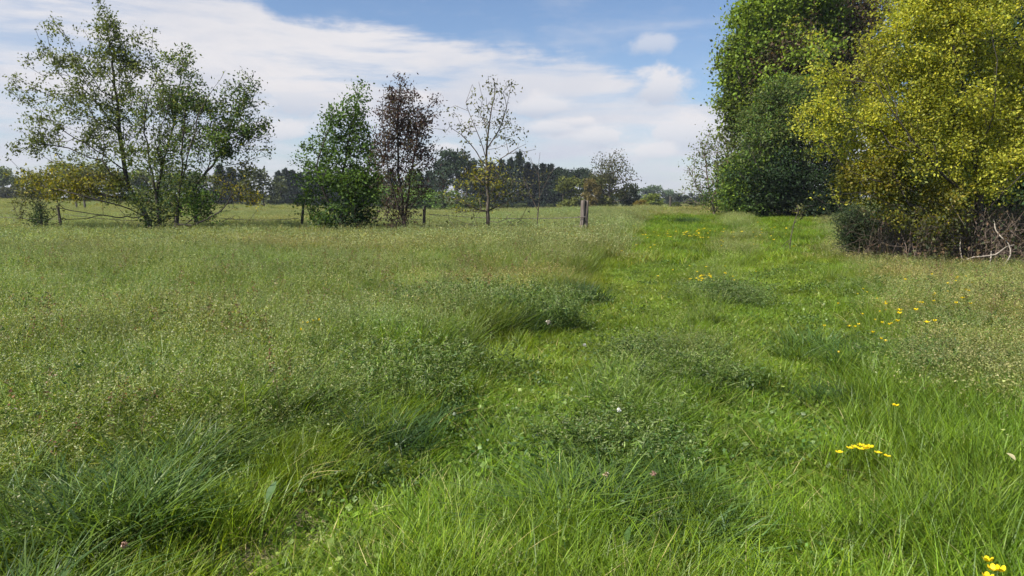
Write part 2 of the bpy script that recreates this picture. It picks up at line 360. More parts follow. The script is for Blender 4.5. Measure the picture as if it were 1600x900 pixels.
# weed and tussock spots seen in the photograph: (pixel, radius in metres, kind, strength)
SPOT = []
for px, py, rx, ry, kind, hz_ in ((770, 528, .62, 0.30, 'dark', 1.0), (710, 532, .45, .28, 'dark', .95), (825, 512, .35, .3, 'dark', .95), (750, 512, 1.15, .62, 'weed', 1.35), (690, 522, .6, .4, 'weed', 1.15), (745, 500, 1.2, .6, 'weed', 1.25), (905, 475, .4, .4, 'dark', 1.1), (840, 480, .6, .5, 'weed', .9),  # dark blades low in front of the weeds paint the clump's shaded side
        (1065, 610, .42, .42, 'dark', .62), (1060, 590, .50, .55, 'weed', .95), (1030, 560, .45, .5, 'weed', .8), (960, 740, .36, .34, 'weed', .85), (1010, 790, .30, .22, 'tussock', .62), (950, 680, .3, .35, 'weed', .8), (900, 830, .26, .2, 'tussock', .6), (1090, 850, .3, .2, 'tussock', .55),
        (1130, 470, .6, .9, 'weed', .8), (1290, 560, .40, .4, 'tussock', .75), (1275, 625, .3, .25, 'dark', .5), (1345, 580, .22, .2, 'dark', .6), (640, 600, .55, .5, 'weed', 1.1), (560, 640, .7, .5, 'weed', 1.1), (380, 690, .42, .3, 'tussock', .95), (450, 650, .5, .3, 'tussock', .9), (600, 700, .35, .2, 'dark', .7),
        (300, 760, .35, .2, 'tussock', .8), (90, 860, .7, .35, 'tussock', .95), (-40, 800, .6, .4, 'tussock', .95), (180, 900, .4, .25, 'tussock', .85), (580, 760, .3, .16, 'clover', 1), (230, 880, .25, .15, 'clover', 1.3), (700, 655, .3, .2, 'clover', 1.1), (965, 382, .5, .5, 'dark', .8), (1070, 362, .8, .7, 'dark', .9), (1130, 462, .25, .3, 'dark', .7), (1185, 610, .3, .3, 'mid', 1.0), (1420, 470, 1.0, .8, 'weed', .8), (1480, 590, .5, .5, 'weed', .9), (820, 700, .25, .25, 'mid', .9)):
    c = ground_px(px, py); SPOT.append((c, rx, ry, kind, hz_))
def fill(y0, y1, sp, lod):
    P = band(y0, y1, sp); x, y = P[:, 0], P[:, 1]
    L, Rr, Mm = lb(y), rb(y), md(y)
    jl = x-L+0.22*wob(x, y, 0.7, 3)+0.10*rs.normal(0, 1, len(x)); jr = x-Rr+0.30*wob(x, y, 0.8, 4)+0.12*rs.normal(0, 1, len(x))
    mdz = np.abs(x-Mm)/(0.34*(1+y*0.02)); bare = bareness(x, y); patch = wob(x, y, 0.9, 7); big = wob(x, y, 6.0, 9); n2 = wob(x, y, 2.4, 11)
    left_ = (jl < 0)|(jr > 0)
    for k in range(len(x)):
        xx, yy = x[k], y[k]
        if yy < 1.7 and abs(xx) < 0.9: continue
        if bare[k] > 0.2:
            if lod == 0 and rs.random() < 0.9: [put('straw', xx+rs.normal()*.08, yy+rs.normal()*.08, rs.uniform(.6, 1.1), (1, 1, 1)) for _ in range(2)]
            if bare[k] > 0.40 or rs.random() < 0.55: continue
        t = 1+0.13*rs.normal(); yel = 1+0.08*big[k]
        yel += 0.10*max(patch[k], -0.6); t *= 1+0.10*n2[k]
        br = max(0.0, wob(xx, yy, 3.1, 21))*0.9 if left_[k] else 0.0
        if left_[k]: t *= 1.10
        tint = (t*yel*(1+0.10*br), t*(1-0.05*br), t*0.95)
        left, right = jl[k] < 0, jr[k] > 0
        if left:
            edge = (min(1.0, 0.36+(-jl[k])*0.45) if yy < 6.5 else min(1.08, 0.5+(-jl[k])*1.1))*(0.72+0.28*float(ss(3.2, 6.5, yy)))
            hs = edge*rs.uniform(.85, 1.15)*(1+0.14*n2[k])
            if yy < 3.0: hs *= 0.8
            if lod == 0:
                if jl[k] > -0.45-0.25*patch[k]: put('mid', xx, yy, rs.uniform(.75, 1.05), (tint[0]*1.12, tint[1]*1.06, tint[2]), rs.uniform(.6, .95))
                elif yy < 3.9+0.5*patch[k] and rs.random() < 0.62: put('mid' if rs.random() < .4 else 'tussock', xx, yy, rs.uniform(.5, .8), tint)
                else:
                    sel = rs.normal()*0.35+0.8*n2[k]+0.5*patch[k]; put('weed' if sel > 0.85 else ('tall' if sel > -0.05 else ('leafy' if sel > -1.0 else 'dry')), xx, yy, 1.0, tint, hs)
            else:
                dryp = 0.35 if yy < 40 else 0.5
                put('fardry' if rs.random() < dryp*(0.5+0.5*(big[k] > 0)) else 'fartall', xx, yy, 1.0, tint, hs)
        elif right:
            edge = min(1.0, 0.4+jr[k]*0.7); hs = edge*rs.uniform(.8, 1.1)*(1+0.14*n2[k])
            if lod == 0:
                if yy < 5.3+1.2*patch[k]+rs.normal()*0.9: put('mid', xx, yy, rs.uniform(.85, 1.25), tint, rs.uniform(.9, 1.3))
                elif jr[k] < 0.5: put('mid', xx, yy, rs.uniform(.8, 1.1), tint)
                else: put('dry' if rs.random() < 0.62 else ('tall' if rs.random() < .7 else 'weed'), xx, yy, 1.0, tint, hs*0.85)
            else: put('fardry' if rs.random() < (0.6 if xx < 0.75*yy else .3) else 'fartall', xx, yy, 1.0, tint, hs*0.75)
        else:
            med = mdz[k] < 0.85+0.6*patch[k]
            tint = (tint[0]*1.08, tint[1]*1.08, tint[2]*0.95)
            if lod == 0:
                put('short', xx, yy, rs.uniform(.9, 1.25), tint, rs.uniform(.8, 1.4)*(1+0.4*max(patch[k], 0)))
                if med and rs.random() < 0.42: put('mid' if (yy < 4.5 or rs.random() < .6) else 'tall', xx, yy, rs.uniform(.7, 1.0), tint, rs.uniform(.55, .95))
                elif patch[k] > 0.35 and rs.random() < 0.35: put('mid', xx, yy, rs.uniform(.5, .8), tint)
                if yy < 3.6 and -0.4 < xx < 1.6 and rs.random() < 0.5: put('mid', xx, yy, rs.uniform(.7, 1.0), tint)
                if rs.random() < 0.06: put('clover', xx, yy, rs.uniform(.7, 1.1), tint)
            else:
                put('farshort', xx, yy, 1.0, tint, rs.uniform(.8, 1.3))
                if med and rs.random() < 0.6 and yy > 12: put('fartall', xx, yy, 0.7, tint, rs.uniform(.45, .8))
fill(1.2, 7.0, 0.17, 0)
fill(7.0, 19, 0.26, 0)
fill(17.5, 42, 0.50, 1)
for (yy0, yy1, nn) in ((3.5, 10, 150), (10, 20, 420), (20, 34, 700)):
    for _ in range(nn):
        yy = rs.uniform(yy0, yy1); xx = rs.uniform(-0.8*yy-1, 0.8*yy+1)
        if xx < float(lb(yy))-0.4 or xx > float(rb(yy))+0.8: put('sorrel', xx, yy, rs.uniform(.8, 1.3), (1, 1, 1), rs.uniform(.62, 1.0), 0.08)
def fill_far(y0, y1, sp, scale):
    P = band(y0, y1, sp, 0.9, 4)
    for xx, yy in P:
        t = 1+0.10*rs.normal(); big = wob(xx, yy, 18, 9); dry = rs.random() < 0.45+0.3*big; v_ = wob(xx, yy*0.5, 5, 31)
        if yy > 60 and xx > 0.28*yy+6: pass
        L = float(lb(yy)); sc = 0.8 if xx < L else 0.6; dry = rs.random() < 0.35+0.4*min(1, yy/150)+0.3*big
        put('fardry' if dry else ('fartall' if xx < L or xx > float(rb(yy)) else 'farshort'), xx, yy, scale, (t*(1.05+.12*v_), t*(1+0.05*v_), t*0.95), sc*rs.uniform(.8, 1.2))
fill_far(41, 90, 1.15, 1.5)
fill_far(90, 200, 2.6, 3.2)
for (c, rx, ry, kind, hz_) in SPOT:
    n = int(max(4, rx*ry*(34 if kind != 'tussock' else 20)))
    for k in range(n):
        a, r = rs.random()*6.283, math.sqrt(rs.random()); t = 1+0.1*rs.normal()
        xx, yy = c[0]+rx*r*math.cos(a), c[1]+ry*r*math.sin(a)
        if float(bareness(np.array(xx), np.array(yy))) > 0.02: continue
        put(kind, xx, yy, rs.uniform(.75, 1.1), (t, t, t), hz_*rs.uniform(.75, 1.15)*(1-0.3*r))

def scatter(name, kinds, label):
    rows = [(kinds.index(k), *r) for k in kinds for r in SC.get(k, [])]
    cl = bpy.data.collections.new('pieces_'+name); ids = {}; c = 0
    for k in kinds:
        ids[k] = []
        for o in PROT[k]:
            o2 = o.copy(); o2.name = '%s_piece_%03d' % (name, c); cl.objects.link(o2); ids[k].append(c); c += 1
    n = len(rows); P = np.zeros((n, 3)); rot = np.zeros((n, 3)); scl = np.zeros((n, 3)); pick = np.zeros(n, int); tn = np.zeros((n, 3))
    for i, (ki, x, y, s, zs, t, tilt) in enumerate(rows):
        P[i] = (x, y, 0); rot[i] = (rs.normal()*tilt, rs.normal()*tilt, rs.random()*6.283)
        scl[i] = (s, s, zs); pick[i] = rs.choice(ids[kinds[ki]]); tn[i] = t
    P[:, 2] = hgt(P[:, 0], P[:, 1])-0.005
    me = bpy.data.meshes.new(name); me.vertices.add(n); me.vertices.foreach_set('co', P.astype(np.float32).ravel())
    for nm, d in (('rot', rot), ('scl', scl), ('tnt', tn)):
        a = me.attributes.new(nm, 'FLOAT_VECTOR', 'POINT'); a.data.foreach_set('vector', d.astype(np.float32).ravel())
    a = me.attributes.new('pick', 'INT', 'POINT'); a.data.foreach_set('value', pick.astype(np.int32))
    ob = link(name, me); tag(ob, label, 'grass', None, 'stuff')
    gt = bpy.data.node_groups.new('scatter_'+name, 'GeometryNodeTree')
    gt.interface.new_socket('Geometry', in_out='INPUT', socket_type='NodeSocketGeometry')
    gt.interface.new_socket('Geometry', in_out='OUTPUT', socket_type='NodeSocketGeometry')
    gi = gt.nodes.new('NodeGroupInput'); go = gt.nodes.new('NodeGroupOutput')
    ci = gt.nodes.new('GeometryNodeCollectionInfo'); ci.inputs['Collection'].default_value = cl
    ci.inputs['Separate Children'].default_value = True; ci.inputs['Reset Children'].default_value = True
    ip = gt.nodes.new('GeometryNodeInstanceOnPoints'); ip.inputs['Pick Instance'].default_value = True
    def na(nm, ty):
        x = gt.nodes.new('GeometryNodeInputNamedAttribute'); x.data_type = ty; x.inputs['Name'].default_value = nm; return x.outputs[0]
    gt.links.new(gi.outputs[0], ip.inputs['Points']); gt.links.new(ci.outputs[0], ip.inputs['Instance'])
    gt.links.new(na('pick', 'INT'), ip.inputs['Instance Index']); gt.links.new(na('scl', 'FLOAT_VECTOR'), ip.inputs['Scale'])
    er = gt.nodes.new('FunctionNodeEulerToRotation'); gt.links.new(na('rot', 'FLOAT_VECTOR'), er.inputs[0]); gt.links.new(er.outputs[0], ip.inputs['Rotation'])
    gt.links.new(ip.outputs[0], go.inputs[0])
    md_ = ob.modifiers.new('scatter', 'NODES'); md_.node_group = gt
    return ob
scatter('short_grass', ['short', 'mid', 'farshort', 'straw'], 'short bright green grass growing along the mown path')
scatter('meadow_grass', ['tall', 'leafy', 'dry', 'fartall', 'fardry'], 'tall seeding meadow grass beside the path and over the field')
scatter('tussock_grass', ['tussock', 'dark'], 'dark arching tussock grass at the meadow edge')
scatter('low_weeds', ['weed', 'clover', 'sorrel'], 'leafy green weeds growing among the grass')

# ---------------------------------------------------------------- trees
def grow(rng, stems, att, k=0.35, step=0.3, jit=0.04, down=0.5):
    """branch skeleton: stems are seed polylines (first starts at the root; each has parent index or nearest), att are the points every twig must reach"""
    P, par, plen = [], [], []
    def add(p, q):
        P.append(np.array(p, float)); par.append(q)
        plen.append(0 if q < 0 else plen[q]+np.linalg.norm(P[-1]-P[q])); return len(P)-1
    for s in stems:
        s = [np.array(p, float) for p in s]
        if not P: cur = add(s[0], -1)
        else:
            d = [np.linalg.norm(s[0]-p) for p in P]; cur = int(np.argmin(d))
        pts = [P[cur]]+s[1:]
        for a in range(1, len(pts)):
            A, B = pts[a-1], pts[a]; m = max(1, int(np.linalg.norm(B-A)/step))
            A0 = pts[a-2] if a > 1 else A-(B-A); B1 = pts[a+1] if a+1 < len(pts) else B+(B-A)
            for q in range(1, m+1):
                t = q/m; h = 0.5*((2*A)+(B-A0)*t+(2*A0-5*A+4*B-B1)*t*t+(-A0+3*A-3*B+B1)*t**3)
                cur = add(h+(rng.normal(0, jit*0.5, 3) if q < m else 0), cur)
    N = len(P); cap = N+len(att)*14+10
    A = np.zeros((cap, 3)); A[:N] = P; L = np.zeros(cap); L[:N] = plen; par = par+[0]*(cap-N); par = np.array(par)
    seed = A[:N].copy(); att = np.array(att)
    if len(att):
        dd = np.min(np.linalg.norm(att[:, None, :]-seed[None, ::2, :], axis=2), 1); att = att[np.argsort(dd)]
    ends = []
    for p in att:
        v = A[:N]-p; dist = np.sqrt((v*v).sum(1)); cost = dist+k*L[:N]+down*np.maximum(v[:, 2], 0)
        n = int(np.argmin(cost)); d = dist[n]
        if d < 0.02: continue
        m = min(13, max(1, int(d/step)))
        pd = A[n]-A[par[n]] if par[n] >= 0 else np.array([0, 0, 1.0]); pd = pd/(np.linalg.norm(pd)+1e-6)
        t0 = pd*d*0.55; t1 = (p-A[n])*0.9+np.array([0, 0, 0.25*d]); cur = n
        for q in range(1, m+1):
            t = q/m; h = (2*t**3-3*t*t+1)*A[n]+(t**3-2*t*t+t)*t0+(-2*t**3+3*t*t)*p+(t**3-t*t)*t1
            A[N] = h+(rng.normal(0, jit, 3) if q < m else 0); par[N] = cur; L[N] = L[cur]+d/m; cur = N; N += 1
        ends.append(cur)
    return A[:N], par[:N], ends
def branch_mesh(A, par, r_tip, r_root, sides=5, power=2.2):
    n = len(A); cnt = np.zeros(n); kids = np.zeros(n, int)
    for i in range(1, n): kids[par[i]] += 1
    cnt[kids == 0] = 1
    for i in range(n-1, 0, -1):
        cnt[par[i]] += cnt[i]
    # order: parents always come before children
    rr = cnt**(1/power); rr = r_tip+(r_root-r_tip)*(rr-1)/max(rr[0]-1, 1e-6)
    L = np.zeros(n)
    for i in range(1, n): L[i] = L[par[i]]+np.linalg.norm(A[i]-A[par[i]])
    D = np.zeros((n, 3)); D[1:] = A[1:]-A[par[1:]]; D[0] = (0, 0, 1)
    D /= np.linalg.norm(D, axis=1)[:, None]+1e-9
    ref = np.array([0.31, 0.2, 0.0]); ref = ref/np.linalg.norm(ref)
    def frame(d):
        r = np.where(np.abs(d@ref)[:, None] > 0.93, np.array([0, 1.0, 0.2])[None], ref[None])
        u = np.cross(d, r); u /= np.linalg.norm(u, axis=1)[:, None]+1e-9; return u, np.cross(d, u)
    U, Wv = frame(D); ang = np.arange(sides)/sides*6.283
    ring = lambda idx, cen, rad: cen[:, None]+rad[:, None, None]*(np.cos(ang)[None, :, None]*U[idx][:, None]+np.sin(ang)[None, :, None]*Wv[idx][:, None])
    best = np.full(n, -1); bc = np.zeros(n)
    for i in range(1, n):
        if cnt[i] > bc[par[i]]: bc[par[i]] = cnt[i]; best[par[i]] = i
    allr = ring(np.arange(n), A, rr).reshape(-1, 3)
    idx = np.arange(1, n); main = best[par[idx]] == idx; sideb = idx[~main]
    extra = ring(sideb, A[par[sideb]], np.minimum(rr[sideb]*1.15, rr[par[sideb]])).reshape(-1, 3)
    V = np.concatenate([allr, extra]); s = np.arange(sides); s2 = (s+1) % sides
    start = par.copy()*sides; eo = n*sides+np.arange(len(sideb))*sides; start[sideb] = eo
    a = start[idx][:, None]; b = (idx*sides)[:, None]
    Q = np.stack([a+s, a+s2, b+s2, b+s], 2).reshape(-1, 4)
    return V, Q, rr
def ell(rng, n, c, r, shell=0.0):
    d = rng.normal(0, 1, (n, 3)); d /= np.linalg.norm(d, axis=1)[:, None]
    u = rng.random(n)**(1/3); u = shell+(1-shell)*u
    return np.array(c)+d*u[:, None]*np.array(r)
def tree(name, label, cat, Y, base, stems, blobs, seed, pals, leaf=0.10, per=9, crad=0.22, r_tip=0.006, r_root=0.12,
         bark=None, k=0.35, step=0.3, aspect=0.55, group=None, jit=0.04, sides=5, along=3, down=0.5, leafmat_=None, zrad=0.8, var=0.2, flat=0.0, trunkname='trunk', clump=5, csig=7.0, pz=0.8, power=2.2):
    """base, stems and blobs are measured off the photograph at distance Y; depth comes from the blobs' own radius"""
    rng = np.random.default_rng(seed); mp = Y/F
    bx = at(base[0], base[1], Y)[0]; root = np.array([bx, Y, gz(bx, Y)-0.03])
    def W3(p): q = at(p[0], p[1], Y+(p[2] if len(p) > 2 else 0)); return q-root
    st = [[W3(p) for p in s] for s in stems]; st[0][0] = np.array([0, 0, 0.0])
    att, own = [], []
    for bi, b in enumerate(blobs):
        cx, cy, rx, ry, n = b[:5]; opt = b[5] if len(b) > 5 else {}
        c = W3((cx, cy, opt.get('dy', 0))); m_ = opt.get('clump', clump); nc = max(1, n//m_)
        pts = ell(rng, nc, c, (rx*mp, opt.get('rz', rx*mp*zrad), ry*mp), opt.get('shell', 0))
        pts = np.repeat(pts, m_, 0)[:n]; pts = pts+rng.normal(0, 1, pts.shape)*csig*mp*np.array([.8, .8, 1.1]); n = len(pts)
        pts[:, 2] = np.maximum(pts[:, 2], 0.15); att.append(pts); own += [bi]*n
    own = np.array(own); attp = np.concatenate(att)
    A, par, ends = grow(rng, st, attp, k, step, jit, down)
    V, Q, rr = branch_mesh(A, par, r_tip, r_root, sides, power)
    e = empty(name, root, label, cat, group)
    link(trunkname, mesh_np(trunkname, V, Q, None, [bark or M_bark]), e, True)
    # leaves round every twig end and on the last pieces of each twig
    parts = {}
    for bi, b in enumerate(blobs):
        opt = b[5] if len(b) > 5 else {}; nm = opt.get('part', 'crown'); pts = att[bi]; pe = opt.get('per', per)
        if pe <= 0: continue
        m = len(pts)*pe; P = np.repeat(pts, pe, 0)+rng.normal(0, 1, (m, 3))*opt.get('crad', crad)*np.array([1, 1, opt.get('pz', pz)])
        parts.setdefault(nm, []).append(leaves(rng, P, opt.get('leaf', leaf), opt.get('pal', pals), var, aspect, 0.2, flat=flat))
    thin = np.where(rr < r_tip*2.2)[0]
    if along and len(thin):
        P = np.repeat(A[thin], along, 0)+rng.normal(0, 0.05+leaf*0.4, (len(thin)*along, 3))
        # colour the along-twig leaves like the nearest blob
        near = own[np.argmin(((A[thin][:, None, :]-attp[None, ::3, :])**2).sum(2), 1)*3] if len(thin)*len(attp) < 3e7 else np.zeros(len(thin), int)
        for bi in np.unique(near):
            opt = blobs[bi][5] if len(blobs[bi]) > 5 else {}
            if opt.get('per', per) <= 0: continue
            sel = np.repeat(near == bi, along)
            parts.setdefault(opt.get('part', 'crown'), []).append(leaves(rng, P[sel], opt.get('leaf', leaf), opt.get('pal', pals), var, aspect, 0.2, flat=flat))
    for nm, pl in parts.items():
        V, T, K = join(pl); o = link(nm, mesh_np(nm, V, T, K, [leafmat_ or M_leaf]), e)
        if nm == 'low_foliage': o['label'] = 'yellow-green leaves on the low boughs'
    return e

OLIVE = [(0.120, 0.150, 0.034), (0.150, 0.180, 0.036), (0.095, 0.128, 0.034), (0.078, 0.108, 0.030)]
YELLOW = [(0.28, 0.26, 0.030), (0.23, 0.23, 0.028), (0.18, 0.19, 0.03), (0.32, 0.26, 0.035)]
GREEN = [(0.065, 0.125, 0.022), (0.085, 0.155, 0.026), (0.050, 0.098, 0.020), (0.105, 0.175, 0.030)]
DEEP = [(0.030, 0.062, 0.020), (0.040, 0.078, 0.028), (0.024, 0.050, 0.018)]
GREY = [(0.125, 0.160, 0.050), (0.145, 0.185, 0.058), (0.095, 0.125, 0.042)]
PURPLE = [(0.060, 0.034, 0.036), (0.080, 0.046, 0.042), (0.050, 0.034, 0.032), (0.072, 0.062, 0.036)]
SHADE_GREEN = [(0.022, 0.042, 0.018), (0.030, 0.055, 0.020)]  # near-black green, puts the shade under the hawthorn into its leaf colour
MAPLE = [(0.160, 0.240, 0.024), (0.205, 0.285, 0.030), (0.115, 0.185, 0.022), (0.170, 0.235, 0.032)]
SPARSE = [(0.100, 0.110, 0.045), (0.130, 0.135, 0.050), (0.075, 0.085, 0.038)]

tree('oak_tree', 'tall open-crowned tree at far left with a trunk leaning left and yellowish low boughs', 'tree', 27, (243, 372),
     [[(243, 372), (228, 338), (205, 300), (193, 250), (186, 190), (178, 120), (170, 60), (165, 5)],
      [(186, 200), (150, 160, .5), (110, 120, .8), (70, 75, .6), (55, 45, .4)],
      [(193, 260), (150, 235, -.8), (100, 205, -1), (55, 160, -1.2), (18, 122, -1.2)],
      [(184, 180), (205, 130, .8), (215, 80, 1), (220, 40, 1)],
      [(180, 140), (150, 90, -.6), (130, 45, -.8)],
      [(225, 332), (190, 322, -1), (150, 312, -1.5), (105, 300, -1.8), (60, 290, -1.5)],
      [(228, 338), (190, 340, .6), (150, 335, 1), (90, 325, 1.4)],
      [(205, 300), (160, 275, 1), (110, 262, 1.6)]],
     [(168, 45, 26, 50, 90), (150, 110, 60, 50, 190), (90, 80, 45, 38, 70), (215, 90, 28, 45, 80), (120, 180, 75, 38, 190), (185, 190, 55, 55, 130), (75, 205, 45, 28, 60), (30, 140, 26, 22, 26), (65, 140, 25, 20, 18), (95, 40, 45, 12, 16),
      (60, 232, 40, 12, 30), (165, 235, 70, 24, 80),
      (115, 285, 75, 25, 300, dict(pal=YELLOW+YELLOW[1:3]+OLIVE[:1]+SPARSE[:1], part='low_foliage', per=14, rz=1.8)), (45, 295, 35, 25, 60, dict(pal=SPARSE, part='low_foliage')), (190, 300, 30, 26, 60, dict(pal=OLIVE, part='low_foliage')), (60, 335, 50, 14, 25, dict(per=1, part='low_foliage', pal=SPARSE))],
     21, OLIVE, leaf=0.095, per=11, crad=0.115, r_tip=0.006, r_root=0.105, bark=M_barkd, along=3, power=1.9)
tree('multistem_tree', 'multi-stemmed tree between the leaning tree and the fence post at left', 'tree', 26, (252, 372),
     [[(252, 372), (248, 325), (240, 285), (232, 240), (226, 190), (235, 140), (240, 105)],
      [(244, 300), (256, 250, .4), (270, 200, .6), (280, 140, .5), (287, 85, .4)],
      [(244, 300), (215, 265, -.5), (200, 225, -.8)],
      [(256, 250), (240, 200, -1), (255, 140, -1)],
      [(250, 340), (225, 345, -.9), (200, 335, -1.2), (190, 355, -1.3)]],
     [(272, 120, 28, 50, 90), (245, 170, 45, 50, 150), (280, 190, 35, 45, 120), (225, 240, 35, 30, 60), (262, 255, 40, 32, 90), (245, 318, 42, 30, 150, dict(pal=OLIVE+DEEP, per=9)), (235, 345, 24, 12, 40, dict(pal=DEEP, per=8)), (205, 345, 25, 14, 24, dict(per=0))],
     22, OLIVE[1:]+GREEN[:1], leaf=0.09, per=11, crad=0.115, r_root=0.075, bark=M_barkd, along=3, power=1.9)
tree('willow_tree', 'dark green spreading tree with a long low bare bough reaching right', 'tree', 25.5, (274, 374),
     [[(274, 374), (279, 320), (284, 270), (286, 210), (292, 160), (300, 120)],
      [(277, 335), (305, 290, .3), (340, 245, .6), (368, 190, .7), (392, 130, .7), (397, 112, .7)],
      [(282, 290), (300, 220, -.6), (320, 160, -.8), (352, 110, -.9)],
      [(340, 245), (375, 225, -.4), (405, 235, -.6), (418, 232, -.6)],
      [(275, 358), (300, 352, -.4), (322, 342, -.7), (345, 350, -.9), (362, 358, -1), (385, 350, -1), (402, 328, -1)],
      [(322, 342), (345, 330, -.4), (362, 305, -.3), (385, 285, -.3)]],
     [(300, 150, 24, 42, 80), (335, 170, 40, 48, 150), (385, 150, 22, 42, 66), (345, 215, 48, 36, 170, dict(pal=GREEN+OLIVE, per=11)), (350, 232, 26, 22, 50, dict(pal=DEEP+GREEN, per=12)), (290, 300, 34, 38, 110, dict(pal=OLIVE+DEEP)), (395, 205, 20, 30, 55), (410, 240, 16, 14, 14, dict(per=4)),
      (305, 230, 35, 45, 80), (370, 285, 34, 32, 95, dict(pal=YELLOW[1:]+SPARSE, part='low_foliage', per=7)), (405, 300, 18, 14, 16, dict(pal=YELLOW[1:], part='low_foliage', per=6)), (312, 318, 36, 26, 120, dict(pal=GREEN, per=12)), (355, 345, 36, 10, 16, dict(per=0))],
     23, GREEN[:2]+OLIVE+DEEP, leaf=0.09, per=11, crad=0.115, r_root=0.075, bark=M_barkd, along=3, power=1.9)
tree('hornbeam_tree', 'bushy bright green young tree growing left of the purple-leaved tree', 'tree', 26, (533, 372),
     [[(533, 372), (533, 330), (536, 280), (545, 220), (556, 170), (560, 150)],
      [(533, 345), (510, 310, -.3), (495, 260, -.4), (515, 200, -.2)],
      [(533, 340), (565, 300, .3), (580, 240, .4), (575, 200, .2)],
      [(533, 350), (500, 335, .4), (478, 322, .5)], [(534, 350), (570, 335, -.4), (590, 320, -.4)], [(536, 300), (505, 275, .5), (475, 262, .5)]],
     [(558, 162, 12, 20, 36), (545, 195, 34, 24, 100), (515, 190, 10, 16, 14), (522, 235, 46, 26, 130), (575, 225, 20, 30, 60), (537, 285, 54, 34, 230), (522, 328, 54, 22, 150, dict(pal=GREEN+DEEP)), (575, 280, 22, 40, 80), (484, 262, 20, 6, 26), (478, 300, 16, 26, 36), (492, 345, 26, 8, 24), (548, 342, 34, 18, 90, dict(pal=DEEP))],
     24, GREEN, clump=7, csig=9, pz=0.5, leaf=0.095, per=15, crad=0.14, r_root=0.09, bark=M_barkd, along=3, aspect=0.6)
tree('copper_plum_tree', 'slender dark purple-leaved tree standing between the green tree and the sparse sapling', 'tree', 25, (632, 378),
     [[(632, 378), (630, 335), (625, 285), (622, 230), (622, 170), (625, 122)],
      [(631, 345), (640, 290, .3), (650, 230, .5), (665, 175, .5), (685, 152, .5)],
      [(630, 350), (612, 290, -.3), (602, 230, -.5), (598, 160, -.5), (600, 140, -.5)],
      [(631, 345), (622, 290, .6), (635, 210, .7), (642, 130, .5)],
      [(630, 350), (650, 310, -.6), (672, 280, -.8)], [(628, 350), (605, 325, .5), (592, 300, .6)]],
     [(625, 150, 16, 30, 60), (630, 185, 42, 38, 210), (605, 200, 22, 42, 90), (655, 205, 26, 40, 100), (628, 240, 46, 35, 190), (630, 290, 42, 36, 150, dict(pal=PURPLE+OLIVE[2:])), (625, 335, 34, 26, 110, dict(pal=PURPLE[2:], per=5)), (682, 160, 8, 12, 12), (688, 270, 14, 25, 12, dict(per=4))],
     25, PURPLE, leaf=0.085, per=8, crad=0.11, r_root=0.075, power=1.9, bark=M_barkd, along=2)
tree('oak_sapling', 'thin sparse-leaved sapling with bare upward twigs, left of the weathered post', 'tree', 24.5, (762, 376),
     [[(762, 376), (762, 330), (761, 290), (760, 250), (762, 215), (768, 170), (778, 122)],
      [(761, 250), (745, 205, -.2), (728, 160, -.3), (738, 132, -.3)],
      [(761, 235), (785, 190, .2), (795, 150, .2), (800, 130, .2)],
      [(761, 270), (735, 225, .3), (705, 200, .4)], [(761, 265), (795, 240, -.3), (822, 225, -.4)],
      [(762, 215), (755, 170, .4), (748, 128, .4)],
      [(762, 330), (735, 322, -.4), (700, 300, -.6)], [(762, 335), (800, 310, .4), (830, 270, .5)],
      [(762, 355), (740, 352, -.5), (700, 340, -.9), (670, 335, -1.1)], [(762, 358), (785, 350, .5), (812, 342, .7)]],
     [(765, 170, 38, 42, 62, dict(per=5)), (755, 205, 50, 32, 62, dict(per=5)), (775, 140, 28, 20, 20, dict(per=3)), (715, 200, 20, 18, 16, dict(per=4)), (805, 232, 26, 10, 14, dict(per=3)),
      (758, 270, 42, 26, 90, dict(pal=YELLOW+SPARSE, per=6)), (745, 305, 48, 30, 90, dict(pal=SPARSE+YELLOW[1:3], per=5)), (810, 300, 36, 30, 60, dict(pal=SPARSE, per=4)), (740, 345, 60, 14, 26, dict(per=1)), (800, 345, 34, 12, 16, dict(per=1))],
     26, SPARSE, leaf=0.095, per=5, crad=0.10, r_tip=0.006, r_root=0.065, bark=M_bark, along=0, k=0.25)
tree('sapling', 'very thin leafless-topped sapling just left of the weathered post', 'sapling', 24, (842, 372),
     [[(842, 372), (841, 330), (843, 290), (841, 260), (844, 238)], [(842, 320), (825, 295, .1), (818, 282, .1)], [(842, 300), (856, 280, 0), (866, 262, 0)], [(842, 280), (833, 258, 0), (829, 246, 0)]],
     [(840, 285, 22, 26, 22, dict(per=3)), (828, 250, 8, 6, 3, dict(per=2)), (845, 330, 14, 20, 8, dict(per=2))],
     27, SPARSE, leaf=0.07, crad=0.05, r_tip=0.005, r_root=0.018, along=0)
tree('dark_shrub', 'small dark evergreen shrub among bare twigs at the far left', 'shrub', 26.5, (66, 372),
     [[(66, 372), (66, 350), (64, 330), (62, 312)], [(66, 355), (40, 335, .2), (25, 310, .3)], [(66, 350), (90, 335, .2), (95, 305, .2)]],
     [(64, 342, 14, 22, 110, dict(pal=DEEP, per=14)), (62, 322, 10, 12, 30, dict(pal=DEEP, per=10)), (35, 320, 32, 22, 30, dict(per=1, pal=SPARSE)), (85, 315, 24, 20, 20, dict(per=2, pal=SPARSE)), (50, 258, 4, 28, 4, dict(per=1))],
     28, DEEP, leaf=0.05, crad=0.07, r_tip=0.005, r_root=0.03, bark=M_barkd, along=1)
